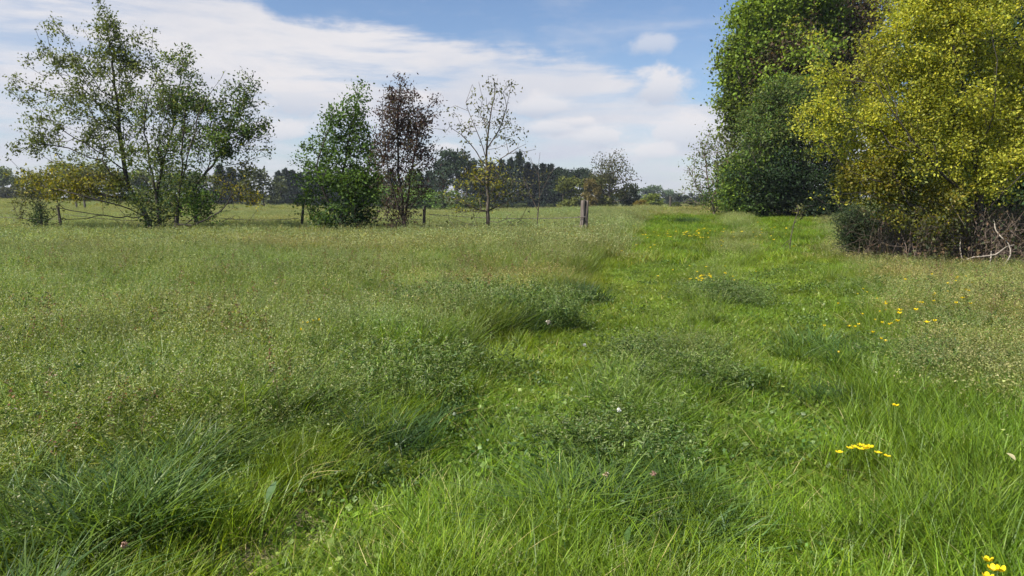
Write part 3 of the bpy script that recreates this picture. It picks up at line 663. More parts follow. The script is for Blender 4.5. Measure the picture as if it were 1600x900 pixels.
tree('bare_shrub', 'thin twiggy shrub with few grey leaves in front of the tall green wood edge', 'shrub', 41, (1118, 338),
     [[(1118, 338), (1112, 310), (1104, 270), (1100, 235), (1092, 215)], [(1116, 325), (1095, 300), (1078, 270), (1068, 265)], [(1116, 320), (1122, 280), (1120, 240), (1125, 215)], [(1112, 310), (1135, 270), (1138, 225)]],
     [(1103, 232, 22, 20, 50), (1095, 265, 26, 22, 60), (1125, 245, 20, 35, 90), (1085, 292, 26, 20, 50, dict(per=3)), (1120, 300, 25, 25, 90, dict(pal=GREEN, per=9)), (1145, 305, 22, 28, 120, dict(pal=MAPLE, per=12))],
     29, GREY, leaf=0.13, per=4, crad=0.25, r_tip=0.010, r_root=0.08, bark=M_twig, along=1)
# the wood edge at right
tree('maple_tree', 'tall bright green broadleaf tree rising out of frame at the wood edge', 'tree', 43, (1215, 345),
     [[(1215, 345), (1212, 250), (1205, 150), (1215, 50), (1220, -40)], [(1212, 230), (1170, 150, -1), (1140, 100, -1.5)], [(1208, 180), (1250, 90, 1), (1270, 0, 1)], [(1206, 150), (1170, 60, 1), (1160, 0, 1)], [(1212, 240), (1180, 210, -1.5), (1145, 180, -2)]],
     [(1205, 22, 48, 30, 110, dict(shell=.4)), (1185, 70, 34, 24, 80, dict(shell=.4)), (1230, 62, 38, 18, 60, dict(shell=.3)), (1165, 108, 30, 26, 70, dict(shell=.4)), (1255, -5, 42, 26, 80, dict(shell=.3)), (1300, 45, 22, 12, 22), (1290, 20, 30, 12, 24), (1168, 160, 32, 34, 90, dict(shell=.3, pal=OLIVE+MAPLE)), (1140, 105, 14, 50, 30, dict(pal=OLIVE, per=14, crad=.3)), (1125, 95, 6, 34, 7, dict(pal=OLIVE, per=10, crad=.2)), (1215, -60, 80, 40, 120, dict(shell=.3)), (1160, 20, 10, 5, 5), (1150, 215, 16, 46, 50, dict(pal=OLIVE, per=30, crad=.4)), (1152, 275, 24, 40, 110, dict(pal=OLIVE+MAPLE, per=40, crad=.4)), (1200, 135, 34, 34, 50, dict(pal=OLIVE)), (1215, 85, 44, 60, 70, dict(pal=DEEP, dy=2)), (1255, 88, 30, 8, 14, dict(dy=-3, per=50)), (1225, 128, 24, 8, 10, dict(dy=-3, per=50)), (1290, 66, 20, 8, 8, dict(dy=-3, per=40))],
     31, MAPLE, clump=2, csig=7, pz=0.42, flat=0.4, leaf=0.17, per=84, crad=0.46, r_tip=0.02, r_root=0.34, along=2, aspect=0.75, step=0.7, jit=0.1)
tree('copper_beech', 'dark reddish-brown tree behind the bright green one and the yellow one', 'tree', 47, (1315, 345),
     [[(1315, 345), (1312, 230), (1310, 120), (1315, 20), (1320, -60)], [(1312, 200), (1270, 140), (1235, 110)], [(1311, 150), (1350, 80), (1370, 0)], [(1312, 200), (1345, 160), (1380, 130)]],
     [(1310, 60, 70, 70, 230, dict(shell=.2)), (1260, 120, 55, 35, 120, dict(pal=PURPLE+OLIVE)), (1340, -20, 70, 50, 150), (1350, 140, 60, 50, 140), (1230, 105, 40, 22, 60, dict(dy=-5)), (1255, 105, 45, 26, 110, dict(dy=-5.5)), (1300, 150, 50, 40, 120, dict(dy=-5)), (1320, 80, 40, 50, 120, dict(dy=-4))],
     32, [(0.070, 0.048, 0.028), (0.095, 0.062, 0.034), (0.055, 0.040, 0.024), (0.065, 0.068, 0.028)], clump=4, csig=12, leaf=0.2, per=32, crad=0.5, r_tip=0.02, r_root=0.4, bark=M_barkd, along=2, step=0.7, jit=0.1)
tree('hawthorn_shrub', 'huge dark green rounded shrub at the wood edge, dark beneath', 'shrub', 39, (1240, 350),
     [[(1240, 350), (1238, 300), (1230, 240), (1225, 180)], [(1238, 310), (1190, 270, -1), (1165, 220, -1.4)], [(1238, 300), (1285, 250, 1), (1300, 200, 1)], [(1239, 320), (1195, 310, .5), (1165, 300, .8)], [(1238, 320), (1290, 300, -1), (1320, 280, -1)]],
     [(1240, 165, 46, 34, 150, dict(shell=.45, pal=GREY+GREEN+OLIVE[:2])), (1200, 205, 34, 34, 120, dict(shell=.45, pal=GREEN+GREY+OLIVE[:2])), (1185, 255, 36, 34, 120, dict(shell=.4, pal=GREEN+GREY+MAPLE[:1])), (1268, 215, 50, 44, 190, dict(shell=.45, pal=GREY+GREEN[:1])), (1200, 280, 60, 45, 210, dict(shell=.3, pal=DEEP+SHADE_GREEN)), (1280, 290, 62, 45, 200, dict(shell=.1, pal=SHADE_GREEN)), (1160, 290, 26, 40, 110, dict(pal=GREEN+MAPLE)), (1300, 200, 45, 50, 120, dict(pal=DEEP+GREY)), (1235, 318, 70, 22, 120, dict(pal=SHADE_GREEN)), (1170, 318, 40, 16, 60, dict(pal=GREEN))],  # lower blobs get darker leaves, painting the shaded hollow beneath the shrub
     33, GREEN, clump=3, csig=8, pz=0.5, flat=0.3, leaf=0.135, per=64, crad=0.36, r_tip=0.016, r_root=0.22, bark=M_barkd, along=2, step=0.6, jit=0.08)
tree('hedgerow_tree', 'dark green tree filling the gap behind the yellow-leaved tree at the right edge', 'tree', 27, (1560, 385),
     [[(1560, 385), (1560, 280), (1550, 150), (1545, 20)], [(1560, 260), (1480, 180, -1), (1430, 120)], [(1558, 240), (1640, 150), (1680, 60)], [(1560, 300), (1450, 300, -1), (1390, 290, -1)]],
     [(1480, 120, 90, 110, 300), (1600, 130, 100, 120, 320), (1450, 280, 80, 70, 240), (1590, 270, 90, 80, 330), (1540, 0, 120, 60, 160)],
     34, DEEP+OLIVE[2:], leaf=0.18, per=34, crad=0.42, r_tip=0.012, r_root=0.25, bark=M_barkd, along=2, step=0.6)
tree('yellow_leaved_tree', 'large tree covered in fresh yellow-green leaves at the right edge', 'tree', 14.9, (1530, 432),
     [[(1530, 425), (1528, 370), (1530, 300), (1520, 220), (1500, 120), (1480, 20), (1475, -60)],
      [(1529, 340), (1480, 280, -.5), (1420, 210, -.8), (1370, 130, -.8), (1340, 60, -.6)],
      [(1529, 330), (1470, 320, -.9), (1400, 280, -1.2), (1330, 240, -1.3), (1280, 195, -1.2)],
      [(1529, 360), (1480, 370, -.8), (1410, 330, -1.2), (1350, 300, -1.3), (1300, 305, -1.3)],
      [(1528, 300), (1570, 220, .4), (1590, 120, .5), (1610, 10, .5)],
      [(1520, 220), (1450, 150, .5), (1410, 60, .6), (1400, -20, .6)],
      [(1528, 320), (1590, 280, -.8), (1660, 220, -.9)], [(1525, 240), (1555, 150, -.8), (1550, 40, -.8)], [(1529, 350), (1430, 360, -1), (1395, 350, -1.3)]],
     [(1440, 60, 66, 70, 200), (1505, 40, 80, 80, 250), (1590, 60, 80, 90, 250), (1405, 150, 62, 50, 180), (1480, 150, 80, 60, 210), (1570, 170, 80, 70, 210), (1376, 215, 54, 42, 150), (1445, 240, 74, 46, 200), (1540, 260, 80, 45, 210), (1362, 270, 42, 28, 90, dict(pal=YELLOW+YELLOW[1:3])), (1430, 305, 80, 30, 170, dict(pal=YELLOW[1:]+OLIVE[:1])), (1295, 190, 24, 34, 36), (1280, 110, 14, 26, 14), (1310, 125, 16, 30, 20), (1300, 300, 20, 12, 8, dict(per=5)), (1392, 25, 14, 30, 20), (1255, 185, 14, 8, 10), (1290, 150, 22, 12, 16), (1270, 60, 8, 8, 4), (1450, 350, 70, 24, 130, dict(pal=YELLOW[1:3]+SPARSE, per=16)), (1660, 150, 60, 130, 160), (1450, -60, 120, 50, 160), (1265, 200, 12, 8, 6), (1370, 90, 25, 40, 50)],
     35, [(0.43, 0.44, 0.050), (0.34, 0.37, 0.045), (0.22, 0.26, 0.040), (0.50, 0.47, 0.065)], clump=9, csig=14, leaf=0.054, per=42, crad=0.105, pz=0.8, flat=0.15, bark=M_barkd, var=0.26, r_tip=0.004, r_root=0.10, power=1.8, along=2, aspect=0.62, step=0.3, leafmat_=M_fresh, zrad=0.75)
tree('broom_bush', 'low dark green feathery bush at the foot of the yellow-leaved tree, left side', 'bush', 17, (1385, 402),
     [[(1385, 398), (1370, 370), (1350, 345)], [(1384, 392), (1350, 370), (1322, 350)], [(1385, 390), (1400, 360), (1405, 335)]],
     [(1355, 350, 44, 18, 150), (1380, 362, 38, 24, 150), (1345, 372, 30, 14, 70), (1395, 345, 25, 20, 60)],
     36, [(0.035, 0.062, 0.028), (0.050, 0.080, 0.036), (0.065, 0.09, 0.04)], leaf=0.11, per=34, crad=0.11, r_tip=0.006, r_root=0.04, bark=M_barkd, along=2, aspect=0.12)
tree('small_sapling', 'little bent sapling with a leafy top standing alone on the grass at right', 'sapling', 20, (1233, 398),
     [[(1233, 398), (1235, 375), (1240, 350), (1247, 330), (1244, 320)], [(1240, 350), (1252, 335)], [(1234, 388), (1226, 380), (1224, 374)]],
     [(1246, 324, 12, 7, 14, dict(per=6)), (1225, 377, 5, 5, 4, dict(per=3))],
     37, [(0.14, 0.15, 0.05), (0.10, 0.11, 0.04)], leaf=0.07, crad=0.05, r_tip=0.005, r_root=0.014, along=0)

# thicket of dead stems and brambles under the yellow tree
def arcs(rng, n, x0, x1, y0, y1, hmin, hmax, reach, r, sides=3, seg=7, floor=0.05):
    Vs, Qs, o = [], [], 0; ang = np.arange(sides)/sides*6.283
    for _ in range(n):
        x, y = rng.uniform(x0, x1), rng.uniform(y0, y1); z = gz(x, y); h = rng.uniform(hmin, hmax); a = rng.random()*6.283; L = reach*rng.uniform(.3, 1.2)
        P = []
        for t in np.linspace(0, 1, seg):
            P.append((x+math.cos(a)*L*t*t+rng.normal(0, .03), y+math.sin(a)*L*t*t*.7+rng.normal(0, .03), z+h*(1.5*t-0.9*t*t*rng.uniform(.7, 1.15))+floor*0))
        P = np.array(P); D = np.gradient(P, axis=0); D /= np.linalg.norm(D, axis=1)[:, None]
        u = np.cross(D, [0.3, 0.9, 0.1]); u /= np.linalg.norm(u, axis=1)[:, None]; v = np.cross(D, u)
        rad = r*rng.uniform(.5, 1.5)*np.linspace(1, .35, seg)
        V = P[:, None]+rad[:, None, None]*(np.cos(ang)[None, :, None]*u[:, None]+np.sin(ang)[None, :, None]*v[:, None])
        i = np.arange(seg-1)[:, None]*sides; s = np.arange(sides)[None]; s2 = (s+1) % sides
        Qs.append(np.stack([i+s, i+s2, i+sides+s2, i+sides+s], 2).reshape(-1, 4)+o); Vs.append(V.reshape(-1, 3)); o += seg*sides
    return np.concatenate(Vs), np.concatenate(Qs)
rg = np.random.default_rng(77)
xa0, xa1 = at(1400, 400, 15)[0], at(1720, 400, 15)[0]
bc_ = (at(1500, 410, 15.5)[0], 15.5); e = empty('bramble_thicket', (bc_[0], bc_[1], gz(*bc_)), 'tangle of brown dead stems and brambles beneath the yellow-leaved tree', 'thicket')
off = np.array(e.location)
V, Q = arcs(rg, 1500, xa0, xa1, 14.5, 17.3, 0.4, 1.9, 1.0, 0.007); link('dead_stem', mesh_np('dead_stem', V-off, Q, None, [M_twig]), e)['kind'] = 'stuff'
xb0, xb1 = at(1535, 400, 14.5)[0], at(1720, 400, 14.5)[0]
V, Q = arcs(rg, 240, xb0-0.4, xb1, 14.3, 15.6, 0.5, 2.1, 1.2, 0.006); link('dry_stem', mesh_np('dry_stem', V-off, Q, None, [M_twig]), e)['kind'] = 'stuff'
P = np.stack([rg.uniform(xa0, xa1, 9000), rg.uniform(14.1, 17.8, 9000), np.zeros(9000)], 1); P[:, 2] = hgt(P[:, 0], P[:, 1])+rg.random(9000)**1.4*1.3
V, T, K = leaves(rg, P, 0.07, [(0.05, 0.07, 0.025), (0.08, 0.06, 0.035), (0.10, 0.11, 0.04), (0.035, 0.05, 0.02), (0.16, 0.10, 0.06)], 0.25, 0.6); link('foliage', mesh_np('foliage', V-off, T, K, [M_leaf]), e)
for k, s in enumerate(([(1505, 406, 14.2), (1530, 401, 14.1), (1555, 398, 14.1), (1572, 386, 14.2), (1584, 383, 14.3)], [(1563, 422, 14.1), (1572, 410, 14.1), (1579, 398, 14.1), (1576, 382, 14.2), (1566, 372, 14.3), (1556, 360, 14.5), (1552, 343, 14.7)], [(1500, 420, 14.3), (1503, 404, 14.3), (1500, 388, 14.4), (1501, 373, 14.5)], [(1548, 424, 14.1), (1547, 408, 14.1), (1549, 393, 14.3)])):
    pts = [at(*q) for q in s]; A, par, _ = grow(rg, [pts], np.zeros((0, 3)), step=0.08, jit=0.01)
    V, Q, _ = branch_mesh(A, par, 0.013, 0.02, 5); link('bare_bough', mesh_np('bare_bough', V-off, Q, None, [M_paletwig]), e, True)

# ---------------------------------------------------------------- far trees
def far_mesh(kind, seed):
    g = np.random.default_rng(seed); pts = []; tr = []
    if kind == 'conifer':
        for _ in range(2600):
            z = 0.02+0.98*g.random()**1.1; rmax = 0.22*(1-z)**0.75+0.012; rmax *= 1+0.22*math.sin(z*38+seed)+0.12*g.normal(); a = g.random()*6.283; r = rmax*g.random()**0.5
            pts.append((r*math.cos(a), r*math.sin(a), z-r*0.25))
        P = np.array(pts); L = leaves(g, P, 0.060, [(0.9, 0.95, 0.9), (1.15, 1.1, 1.0), (0.7, 0.75, 0.8)], 0.2, 0.35, 0.4)
    elif kind == 'pine':
        for _ in range(22):
            z = g.uniform(.45, .95); c = np.array([g.normal(0, .13), g.normal(0, .13), z]); pts.append(ell(g, 90, c, (.13, .13, .06), .3))
        P = np.concatenate(pts); L = leaves(g, P, 0.055, [(0.9, 0.95, 0.9), (1.15, 1.1, 1.0), (0.65, 0.7, 0.8)], 0.2, 0.4)
    else:
        low = 0.0 if kind == 'bush' else 0.02
        wd = 0.42
        for _ in range(30):
            z = g.uniform(low+.1, .88); w_ = wd*math.sqrt(max(0.05, 1-((z-.5)/.52)**2)); a = g.random()*6.283; r = w_*g.random()**.5*0.85
            rr = g.uniform(.09, .17); pts.append(ell(g, 90, (r*math.cos(a), r*math.sin(a), z), (rr, rr, rr*.75), .5))
        P = np.concatenate(pts); P[:, 2] = np.maximum(P[:, 2], 0.02); L = leaves(g, P, 0.052, [(0.9, 0.95, 0.9), (1.2, 1.15, 1.0), (0.7, 0.75, 0.7)], 0.2, 0.75)
    att = P[g.integers(0, len(P), 46)]
    A, par, _ = grow(g, [[(0, 0, 0), (0.01, 0, .3), (0, 0.01, .6 if kind != 'bush' else .4)]], att, step=0.08, jit=0.008)
    V, Q, _ = branch_mesh(A, par, 0.003, 0.022, 4)
    return mesh_np('trunk', V, Q, None, [M_barkd]), mesh_np('crown', *L, [M_far])
FM = {k: [far_mesh(k, 300+i*7+j) for j in range(n)] for i, (k, n) in enumerate((('conifer', 3), ('pine', 2), ('broad', 4), ('bush', 2)))}
fr = random.Random(3)
def far(kind, px, top, hw, Y, col, label, name=None, group=None, cat='tree', z=None):
    x = at(px, 300, Y)[0]; g = gz(x, Y) if z is None else z; h = at(px, top, Y)[2]-g
    e = empty(name or {'conifer': 'conifer_tree', 'pine': 'pine_tree', 'broad': 'broadleaf_tree', 'bush': 'bush'}[kind], (x, Y, g-0.1), label, cat, group)
    tm, cm = fr.choice(FM[kind]); wr = {'conifer': 0.15, 'pine': 0.26, 'broad': 0.46, 'bush': 0.46}[kind]; sx = hw*Y/F/wr
    e.scale = (sx, sx, h); e.rotation_euler = (0, 0, fr.random()*6.28)
    a = link('trunk', tm, e); b = link('crown', cm, e); k = fr.uniform(.9, 1.1); b.color = (col[0]*k, col[1]*k, col[2]*k, 1)
    return e
cD, cP, cO, cG, cB, cY = (0.024, 0.040, 0.026), (0.030, 0.050, 0.024), (0.15, 0.17, 0.045), (0.11, 0.17, 0.04), (0.12, 0.20, 0.036), (0.17, 0.17, 0.035)
LW = 'distant green tree on the skyline behind the tall trees at far left'
for px, top, hw in ((-120, 262, 40), (-70, 268, 34), (-30, 264, 30), (5, 258, 26), (32, 272, 22), (58, 268, 18)):
    far('broad', px, top, hw, 190, (0.125, 0.155, 0.055), LW, group='skyline trees at far left')
far('broad', 120, 248, 62, 150, (0.14, 0.16, 0.036), 'wide round olive tree behind the yellowish low boughs at left')
for px, top, hw, c in ((178, 262, 30, cO), (205, 268, 24, cG), (232, 262, 30, cO), (262, 266, 26, cG), (292, 262, 30, cG), (322, 268, 26, cO)):
    far('broad', px, top, hw, 165, c, 'distant green tree seen through the stems of the tall left trees', group='trees seen through the left trees')
for px, top in ((345, 258), (362, 262), (380, 266)): far('conifer', px, top, 15, 175, cD, 'dark distant conifer behind the right side of the dark green spreading tree', group='conifers behind the spreading tree')
far('broad', 412, 260, 38, 145, (0.085, 0.10, 0.045), 'pale olive round tree between the spreading tree and the bright green tree')
for px, top in ((436, 268), (447, 264), (458, 266), (470, 270), (484, 268), (498, 266)): far('conifer', px, top, 13, 185, cD, 'dark distant conifer just left of the bushy bright green tree', group='conifers left of the bright green tree')
for px, top in ((515, 268), (532, 270), (550, 266), (570, 268), (590, 270), (612, 268), (655, 270), (672, 268)): far('conifer', px, top, 16, 185, cD, 'dark distant conifer behind the green and purple trees', group='conifers behind the green and purple trees')
far('broad', 600, 285, 36, 120, cB, 'bright green far tree seen between the green and purple trees')
far('bush', 655, 292, 40, 115, cB, 'bright green bush behind the purple-leaved tree', cat='bush')
far('bush', 700, 296, 30, 110, cG, 'fresh green bush between purple-leaved tree and sparse sapling', cat='bush')
far('bush', 737, 306, 26, 112, (0.09, 0.12, 0.04), 'low green bush behind the sparse sapling', cat='bush')
far('broad', 640, 262, 24, 150, cG, 'green far tree directly behind the purple-leaved tree')
far('pine', 715, 232, 30, 150, cP, 'dark tall pine rising above the skyline left of the sparse sapling')
far('pine', 692, 248, 24, 158, cP, 'dark pine leaning out at the left of the tallest pine')
for px, top, hw in ((738, 252, 17), (752, 262, 15), (768, 254, 16), (784, 250, 14), (798, 248, 14)):
    far('conifer', px, top, hw, 172, cD, 'dark conifer in the wood just behind the sparse sapling', group='conifers behind the sparse sapling')
far('conifer', 811, 238, 14, 168, cD, 'tallest pointed conifer in the dark wood right of the sapling')
for px, top, hw in ((824, 254, 14), (836, 258, 14), (848, 256, 14), (860, 257, 15), (872, 262, 15), (884, 266, 13)):
    far('conifer', px, top, hw, 170, cD, 'dark conifer in the wood between the tallest conifer and the weathered post', group='conifers left of the post')
for px, top, hw in ((880, 262, 15), (897, 262, 17), (914, 262, 16), (932, 270, 15)):
    far('pine', px, top, hw, 165, cP, 'dark pine standing behind the olive oak near the weathered post', group='pines behind the olive oak')
for px, top, hw, Yd in ((770, 316, 16, 150), (790, 318, 12, 150), (815, 316, 14, 150), (860, 317, 10, 150), (878, 314, 12, 148)):
    far('bush', px, top, hw, Yd, (0.075, 0.095, 0.035), 'low green bush at the foot of the dark conifer wood', group='bushes at the foot of the wood', cat='bush')
far('broad', 893, 272, 30, 122, (0.14, 0.155, 0.038), 'olive-green round-headed oak just left of the weathered post')
far('broad', 945, 268, 30, 118, (0.13, 0.14, 0.038), 'olive bushy tree right of the weathered post')
far('bush', 925, 276, 18, 116, (0.15, 0.115, 0.035), 'brownish-yellow bush beside the olive tree right of the post', cat='bush')
far('bush', 983, 284, 22, 120, (0.055, 0.068, 0.030), 'dark brown-green bush right of the olive bushy tree', cat='bush')
tree('open_oak', 'open thin-topped oak standing above the bushes right of the weathered post', 'tree', 117, (952, 330),
     [[(952, 330), (952, 300), (950, 270), (955, 245)], [(951, 285), (935, 262), (928, 252)], [(951, 280), (970, 262), (985, 272), (992, 272)]],
     [(955, 256, 20, 14, 60), (940, 268, 22, 14, 50), (975, 272, 18, 14, 40, dict(per=5)), (955, 290, 30, 20, 60), (985, 280, 14, 10, 14, dict(per=3))],
     41, [(0.09, 0.095, 0.04), (0.07, 0.075, 0.03)], leaf=0.30, per=9, crad=0.5, r_tip=0.03, r_root=0.22, along=1, step=0.8, jit=0.1, sides=4)
for px, top, hw in ((985, 296, 22), (1008, 291, 22), (1030, 288, 24), (1050, 296, 18), (962, 300, 26)):
    far('broad', px, top, hw, 330, (0.08, 0.125, 0.05), 'far blue-green tree on the distant wooded rise right of the post', group='trees on the distant rise', z=-2)
for px, top, hw in ((1058, 300, 10), (1070, 303, 12), (1083, 300, 12), (1096, 302, 12), (1110, 298, 12), (1045, 304, 9), (1130, 300, 14)):
    far('broad', px, top, hw, 210, (0.04, 0.05, 0.035), 'dark far tree behind the thin twiggy shrub near the wood edge', group='dark trees behind the twiggy shrub', z=-0.6)
far('bush', 1018, 300, 24, 92, (0.18, 0.22, 0.045), 'round yellow-green bush beyond the end of the path', cat='bush')
far('bush', 1001, 310, 15, 88, (0.20, 0.15, 0.03), 'small ochre-yellow bush left of the round yellow-green bush', cat='bush')
far('bush', 1024, 315, 12, 84, (0.03, 0.045, 0.022), 'small dark bush in front of the round yellow-green bush', cat='bush')
far('bush', 1058, 314, 16, 80, (0.065, 0.085, 0.035), 'low green scrub bush beyond the crest of the path', cat='bush')
far('bush', 1085, 312, 18, 76, (0.06, 0.075, 0.035), 'low scrub bush near the foot of the twiggy shrub', cat='bush')

for px, top, hw in ((-110, 292, 40), (-45, 294, 38), (8, 291, 36), (55, 296, 34), (350, 300, 26), (385, 302, 24)):
    far('bush', px, top, hw, 178, (0.075, 0.080, 0.045), 'greyish distant hedge bush along the far edge of the field at left', group='far hedge bushes at left', cat='bush')
hv = np.array([(x, y, z) for z in (-5, 40) for y in (-60, 420) for x in (-330, 330)], float)
hme = mesh_np('haze', hv, np.array([(0, 2, 3, 1), (4, 5, 7, 6), (0, 1, 5, 4), (2, 6, 7, 3), (0, 4, 6, 2), (1, 3, 7, 5)]))
hm = bpy.data.materials.new('thin_air_haze'); hm.use_nodes = True; t = NT(hm.node_tree); t.n.clear()
pv = t.node('ShaderNodeVolumePrincipled'); pv.inputs['Color'].default_value = (0.80, 0.87, 1.0, 1); pv.inputs['Density'].default_value = 0.00022
t.l.new(pv.outputs[0], t.node('ShaderNodeOutputMaterial').inputs['Volume']); hme.materials.append(hm)
tag(link('haze', hme), 'thin pale blue haze in the air over the field', None, None, 'stuff')
# ---------------------------------------------------------------- fence
def post_mesh(w_, d_, h, rng, split=False):
    V, Q, o = [], [], 0
    cols = [(-.27, .44), (.25, .5)] if split else [(0, 1)]
    for cx, cw in cols:
        n = 10; rings = []
        for k in range(7):
            z = -0.2+(h+0.2)*k/6
            if k == 6: z += rng.uniform(-.02, .02)*h
            for j in range(n):
                a = j/n*6.283; sq = 1/max(abs(math.cos(a)), abs(math.sin(a)))**0.6
                rings.append((w_*(cx+cw*0.5*math.cos(a)*sq)+rng.normal(0, .006), d_*0.5*math.sin(a)*sq+rng.normal(0, .006), z+(rng.normal(0, .02) if k == 6 else 0)))
        V += rings
        for k in range(6):
            for j in range(n): Q.append((o+k*n+j, o+k*n+(j+1) % n, o+(k+1)*n+(j+1) % n, o+(k+1)*n+j))
        V.append((w_*cx, 0, h)); c = len(V)-1
        for j in range(0, n, 1): Q.append((o+6*n+j, o+6*n+(j+1) % n, c, c))
        o = len(V)
    me = bpy.data.meshes.new('post'); me.from_pydata(V, [], [tuple(dict.fromkeys(q)) for q in Q]); return me
pr = np.random.default_rng(9)
fpts = [(-60, 29), (93, 28.5), (303, 27.5), (467, 27), (660, 26), (911, 24)]
fx = [at(p, 300, y)[0] for p, y in fpts]
fe = empty('wire_fence', (fx[3], 27, gz(fx[3], 27)), 'old wire fence of thin dark posts running past the left trees to the weathered post', 'fence')
ends = []
for k, ((px, y), x) in enumerate(zip(fpts, fx)):
    g0 = gz(x, y); top = {93: 322, 303: 324, 467: 319, 660: 321, 911: 313}.get(px, 320); h = at(px, top, y)[2]-g0
    big = px == 911
    me = post_mesh(0.24 if big else (0.13 if px == 303 else 0.095), 0.17 if big else 0.1, h, pr, big); me.materials.append(M_wood if (big or px == 303) else M_woodd)
    o = link('post', me, fe); o.location = (x-fx[3], y-27, g0-fe.location.z); o.rotation_euler = (R(pr.normal()*2), R(pr.normal()*2.5), 0.3)
    if big: o['label'] = 'thick weathered grey split post'
    ends.append((x, y, g0, h))
def tube(P, r, sides=4):
    A = np.array(P); par = np.arange(-1, len(A)-1); V, Q, _ = branch_mesh(A, par, r, r, sides); return V, Q
M_wire = barkmat('rusty_wire', (0.10, 0.08, 0.07), (0.20, 0.18, 0.16))
for hh in (0.42, 0.78):
    for a, b in zip(ends[:-1], ends[1:]):
        P = [(a[0]+(b[0]-a[0])*t, a[1]+(b[1]-a[1])*t-0.09, a[2]+(b[2]-a[2])*t+a[3]*hh*(1-t)+b[3]*(hh if hh < .7 else .62)*t-0.10*4*t*(1-t)*(1+0.3*math.sin(a[0]))) for t in np.linspace(0, 1, 14)]
        V, Q = tube(P, 0.009); link('wire', mesh_np('wire', V-np.array(fe.location), Q, None, [M_wire]), fe)
b = ends[-1]; ang = np.linspace(0, 6.283, 17)
P = [(b[0]+0.165*math.cos(t), b[1]+0.125*math.sin(t), b[2]+b[3]*.62+0.01*math.sin(3*t)) for t in ang]
V, Q = tube(P, 0.012); o = link('wire_loop', mesh_np('wire_loop', V-np.array(fe.location), Q, None, [M_wire]), fe)
for px, y, hh in ((131, 78, 1.3), (118, 80, 1.1), (1048, 70, 1.0)):
    x = at(px, 300, y)[0]; me = post_mesh(.18, .18, hh+.3, pr); me.materials.append(M_woodd); o = link('fence_post', me); o.location = (x, y, gz(x, y))
    tag(o, {131: 'dark distant fence post beneath the yellowish boughs, taller of two', 118: 'dark distant fence post beneath the yellowish boughs, shorter of two', 1048: 'lone dark post beyond the crest of the path'}[px], 'post')

# ---------------------------------------------------------------- flowers and small things
def flower_parts(g, h, size, ncol=(0.80, 0.60, 0.01)):
    V, T = [], []
    for p in range(5):
        a = p/5*6.283; ca, sa = math.cos(a), math.sin(a)
        loc = [(0, 0, 0), (.30, -.26, .10), (.30, .26, .10), (.52, -.22, .26), (.52, .22, .26), (.60, 0, .32)]
        o = len(V)
        for (u, v, z) in loc: V.append(((u*ca-v*sa)*size, (u*sa+v*ca)*size, z*size+h))
        T += [(o, o+1, o+2), (o+1, o+3, o+4), (o+1, o+4, o+2), (o+3, o+5, o+4)]
    V = np.array(V); fl = (V, np.array(T), np.tile(np.array(ncol), (len(V), 1)))
    P = leaves(g, np.tile(np.array([[0, 0, h+0.001]]), (8, 1)), size*.14, [(0.5, 0.5, 0.05)], .1, .8, -1.2)
    st = blades(g, 2, 0.001, h, h, .003, .004, 0.02, 0.0, 3, G_mid, base=(np.zeros(2), np.zeros(2)))[:3]
    lf = blades(g, 5, 0.02, h*.3, h*.5, .006, .010, 0.8, .6, 4, G_mid)[:3]
    return fl, P, join([st, lf])
gf = np.random.default_rng(8); FL = []
for v in range(4):
    fl, ctr, st = flower_parts(gf, 0.30, 0.036); FL.append((mesh_np('flower', *join([fl, ctr]), [M_petal]), mesh_np('stem', *st, [M_leaf]), mesh_np('buttercup', *join([fl, ctr, st]), [M_petal])))
def buttercup(px, py, h, label, group, near, sc=1.0):
    x, y = ground_px(px, py, h)
    for _ in range(3): x, y = ground_px(px, py, gz(x, y)+h)
    k = gf.integers(0, 4); s = h/0.30; loc = (x, y, gz(x, y))
    if near:
        e = empty('buttercup', loc, label, 'flower', group); link('flower', FL[k][0], e); link('stem', FL[k][1], e)
    else: e = tag(link('buttercup', FL[k][2]), label, 'flower', group); e.location = loc
    e.scale = (sc, sc, s); e.rotation_euler = (gf.normal()*.05+0.08, gf.normal()*.05, gf.random()*6.28)
for px, py in ((1325, 702), (1326, 697), (1316, 708), (1343, 695), (1347, 703), (1353, 700), (1359, 697), (1358, 704), (1368, 709), (1375, 713)):
    buttercup(px, py, 0.24, 'yellow buttercup in the small cluster at the right edge of the path', 'near buttercup cluster', True)
buttercup(1398, 636, 0.34, 'single bright orange-yellow buttercup above the near cluster', None, True, 1.1)
for px, py in ((1567, 881), (1568, 896), (1583, 897), (1525, 897)): buttercup(px, py, 0.45, 'yellow buttercup in the bottom right corner', 'corner buttercups', True, .8)
def drift(n, x0, x1, y0, y1, label, group, sc=1.2, h=0.3):
    for _ in range(n): buttercup(gf.uniform(x0, x1), gf.uniform(y0, y1), h*gf.uniform(.8, 1.15), label, group, False, sc*gf.uniform(.55, 1.1))
drift(20, 1089, 1108, 428, 440, 'small yellow buttercup in the dense bright patch on the ridge between the tracks', 'bright buttercup patch', 1.3)
drift(16, 1025, 1180, 415, 440, 'small yellow buttercup loosely scattered around the dense bright patch', 'buttercups around the patch', 1.1)
drift(22, 1290, 1420, 450, 560, 'small yellow buttercup in the long grass right of the path', 'buttercups right of the path', 0.8, 0.4)
drift(26, 1380, 1560, 425, 520, 'tiny yellow buttercup in the grass before the thicket', 'buttercups before the thicket', 1.2, 0.45)
drift(36, 1040, 1110, 340, 372, 'tiny yellow buttercup far up the path near its crest', 'buttercups near the crest', 2.0, 0.4)
drift(26, 1110, 1240, 336, 385, 'tiny yellow buttercup in the grass before the dark shrub', 'buttercups before the dark shrub', 1.8, 0.4)
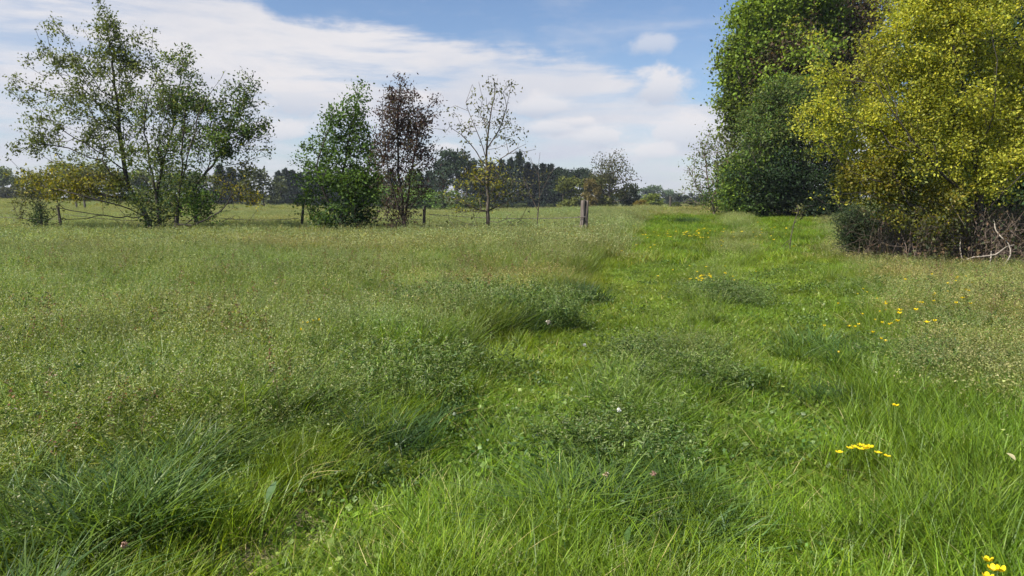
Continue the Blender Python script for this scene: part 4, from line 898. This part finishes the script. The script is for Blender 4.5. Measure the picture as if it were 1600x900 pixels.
drift(14, 940, 1040, 345, 400, 'tiny yellow buttercup just right of the weathered post', 'buttercups right of the post', 1.7, 0.4)
drift(5, 455, 520, 495, 515, 'tiny yellow buttercup deep in the left meadow grass', 'buttercups in the left meadow', 0.7, 0.5)
def fluff(px, py, h, size, colr, label, name='seed_head', cat='flower'):
    x, y = ground_px(px, py, h); g = gf; d = g.normal(0, 1, (90, 3)); d /= np.linalg.norm(d, axis=1)[:, None]
    P = d*size*0.45*g.random((90, 1)); P[:, 2] += h
    e = empty(name, (x, y, gz(x, y)), label, cat); link('flower_head', mesh_np('flower_head', *leaves(g, P, size*.5, [colr], .15, .5), [M_petal]), e)
    link('stem', mesh_np('stem', *blades(g, 2, .001, h, h, .003, .004, .02, 0, 3, G_mid, base=(np.zeros(2), np.zeros(2)))[:3], [M_leaf]), e)
fluff(857, 499, .22, .045, (.6, .55, .5), 'pale round dandelion clock beside the dark tussock')
fluff(967, 636, .38, .02, (.75, .76, .78), 'small white flower head in the weeds between the tracks', 'white_flower')
fluff(914, 528, .12, .03, (.6, .6, .66), 'tiny whitish flower low in the left track', 'white_flower')
fluff(1022, 735, .38, .02, (.40, .26, .2), 'pinkish-brown clover head in the weeds between the tracks', 'clover_flower')
fluff(947, 741, .36, .02, (.42, .34, .2), 'fawn dried flower head in the weeds between the tracks, left one', 'dried_flower')
fluff(194, 848, .35, .022, (.35, .22, .17), 'brownish clover head in the dark grass at bottom left', 'clover_flower')
def dead_leaf(px, py, h, L, colr, label, name='fallen_leaf', wid=0.26, up=0.4):
    x, y = ground_px(px, py, h); n = 7; V = []
    for i in range(n):
        t = i/(n-1); wv = wid*L*math.sin(math.pi*(t**0.8))+.001
        for s in (-1, 0, 1): V.append((s*wv, L*(t-.5)*math.cos(up), L*(t-.5)*math.sin(up)+abs(s)*wv*.45+0.06*L*math.sin(t*3)))
    Q = [(i*3+j, i*3+j+1, i*3+j+4, i*3+j+3) for i in range(n-1) for j in (0, 1)]
    V = np.array(V); me = mesh_np(name, V, np.array(Q), np.tile(np.array(colr), (len(V), 1)), [M_leaf]); o = link(name, me, smooth=True); o.location = (x, y, gz(x, y)+h)
    o.rotation_euler = (0, 0, gf.random()*2-1); tag(o, label, 'leaf'); return o
dead_leaf(1297, 897, .06, .07, (.30, .11, .06), 'reddish-brown fallen leaf on the grass at the bottom edge')
dead_leaf(1580, 707, .42, .05, (.50, .45, .26), 'pale straw-coloured leaf caught in the grass near the right edge')
dead_leaf(424, 762, .22, .11, (.09, .16, .06), 'broad pale green dock leaf at the meadow edge', 'dock_leaf', wid=0.2, up=0.9)
dead_leaf(980, 838, .16, .10, (.07, .14, .03), 'green dock leaf standing in the weeds between the tracks', 'dock_leaf', wid=0.14, up=1.1)

# look-alikes in small groups are told apart by their place in the row
ORD = ['leftmost', 'second from the left', 'third from the left', 'fourth from the left', 'fifth from the left', 'sixth from the left', 'seventh from the left', 'eighth from the left', 'ninth from the left', 'tenth from the left']
NUM = ['', '', 'two', 'three', 'four', 'five', 'six', 'seven', 'eight', 'nine', 'ten']
byg = {}
for o in C.objects:
    if o.parent is None and o.get('group'): byg.setdefault(o['group'], []).append(o)
for g_, os_ in byg.items():
    if 2 <= len(os_) <= 10 and len({o['label'] for o in os_}) == 1:
        os_.sort(key=lambda o: o.location.x/max(o.location.y, .1))
        for k, o in enumerate(os_):
            lab = ORD[k]+' of '+NUM[len(os_)]+': '+o['label']; wl = lab.split(); o['label'] = ' '.join(wl[:16])
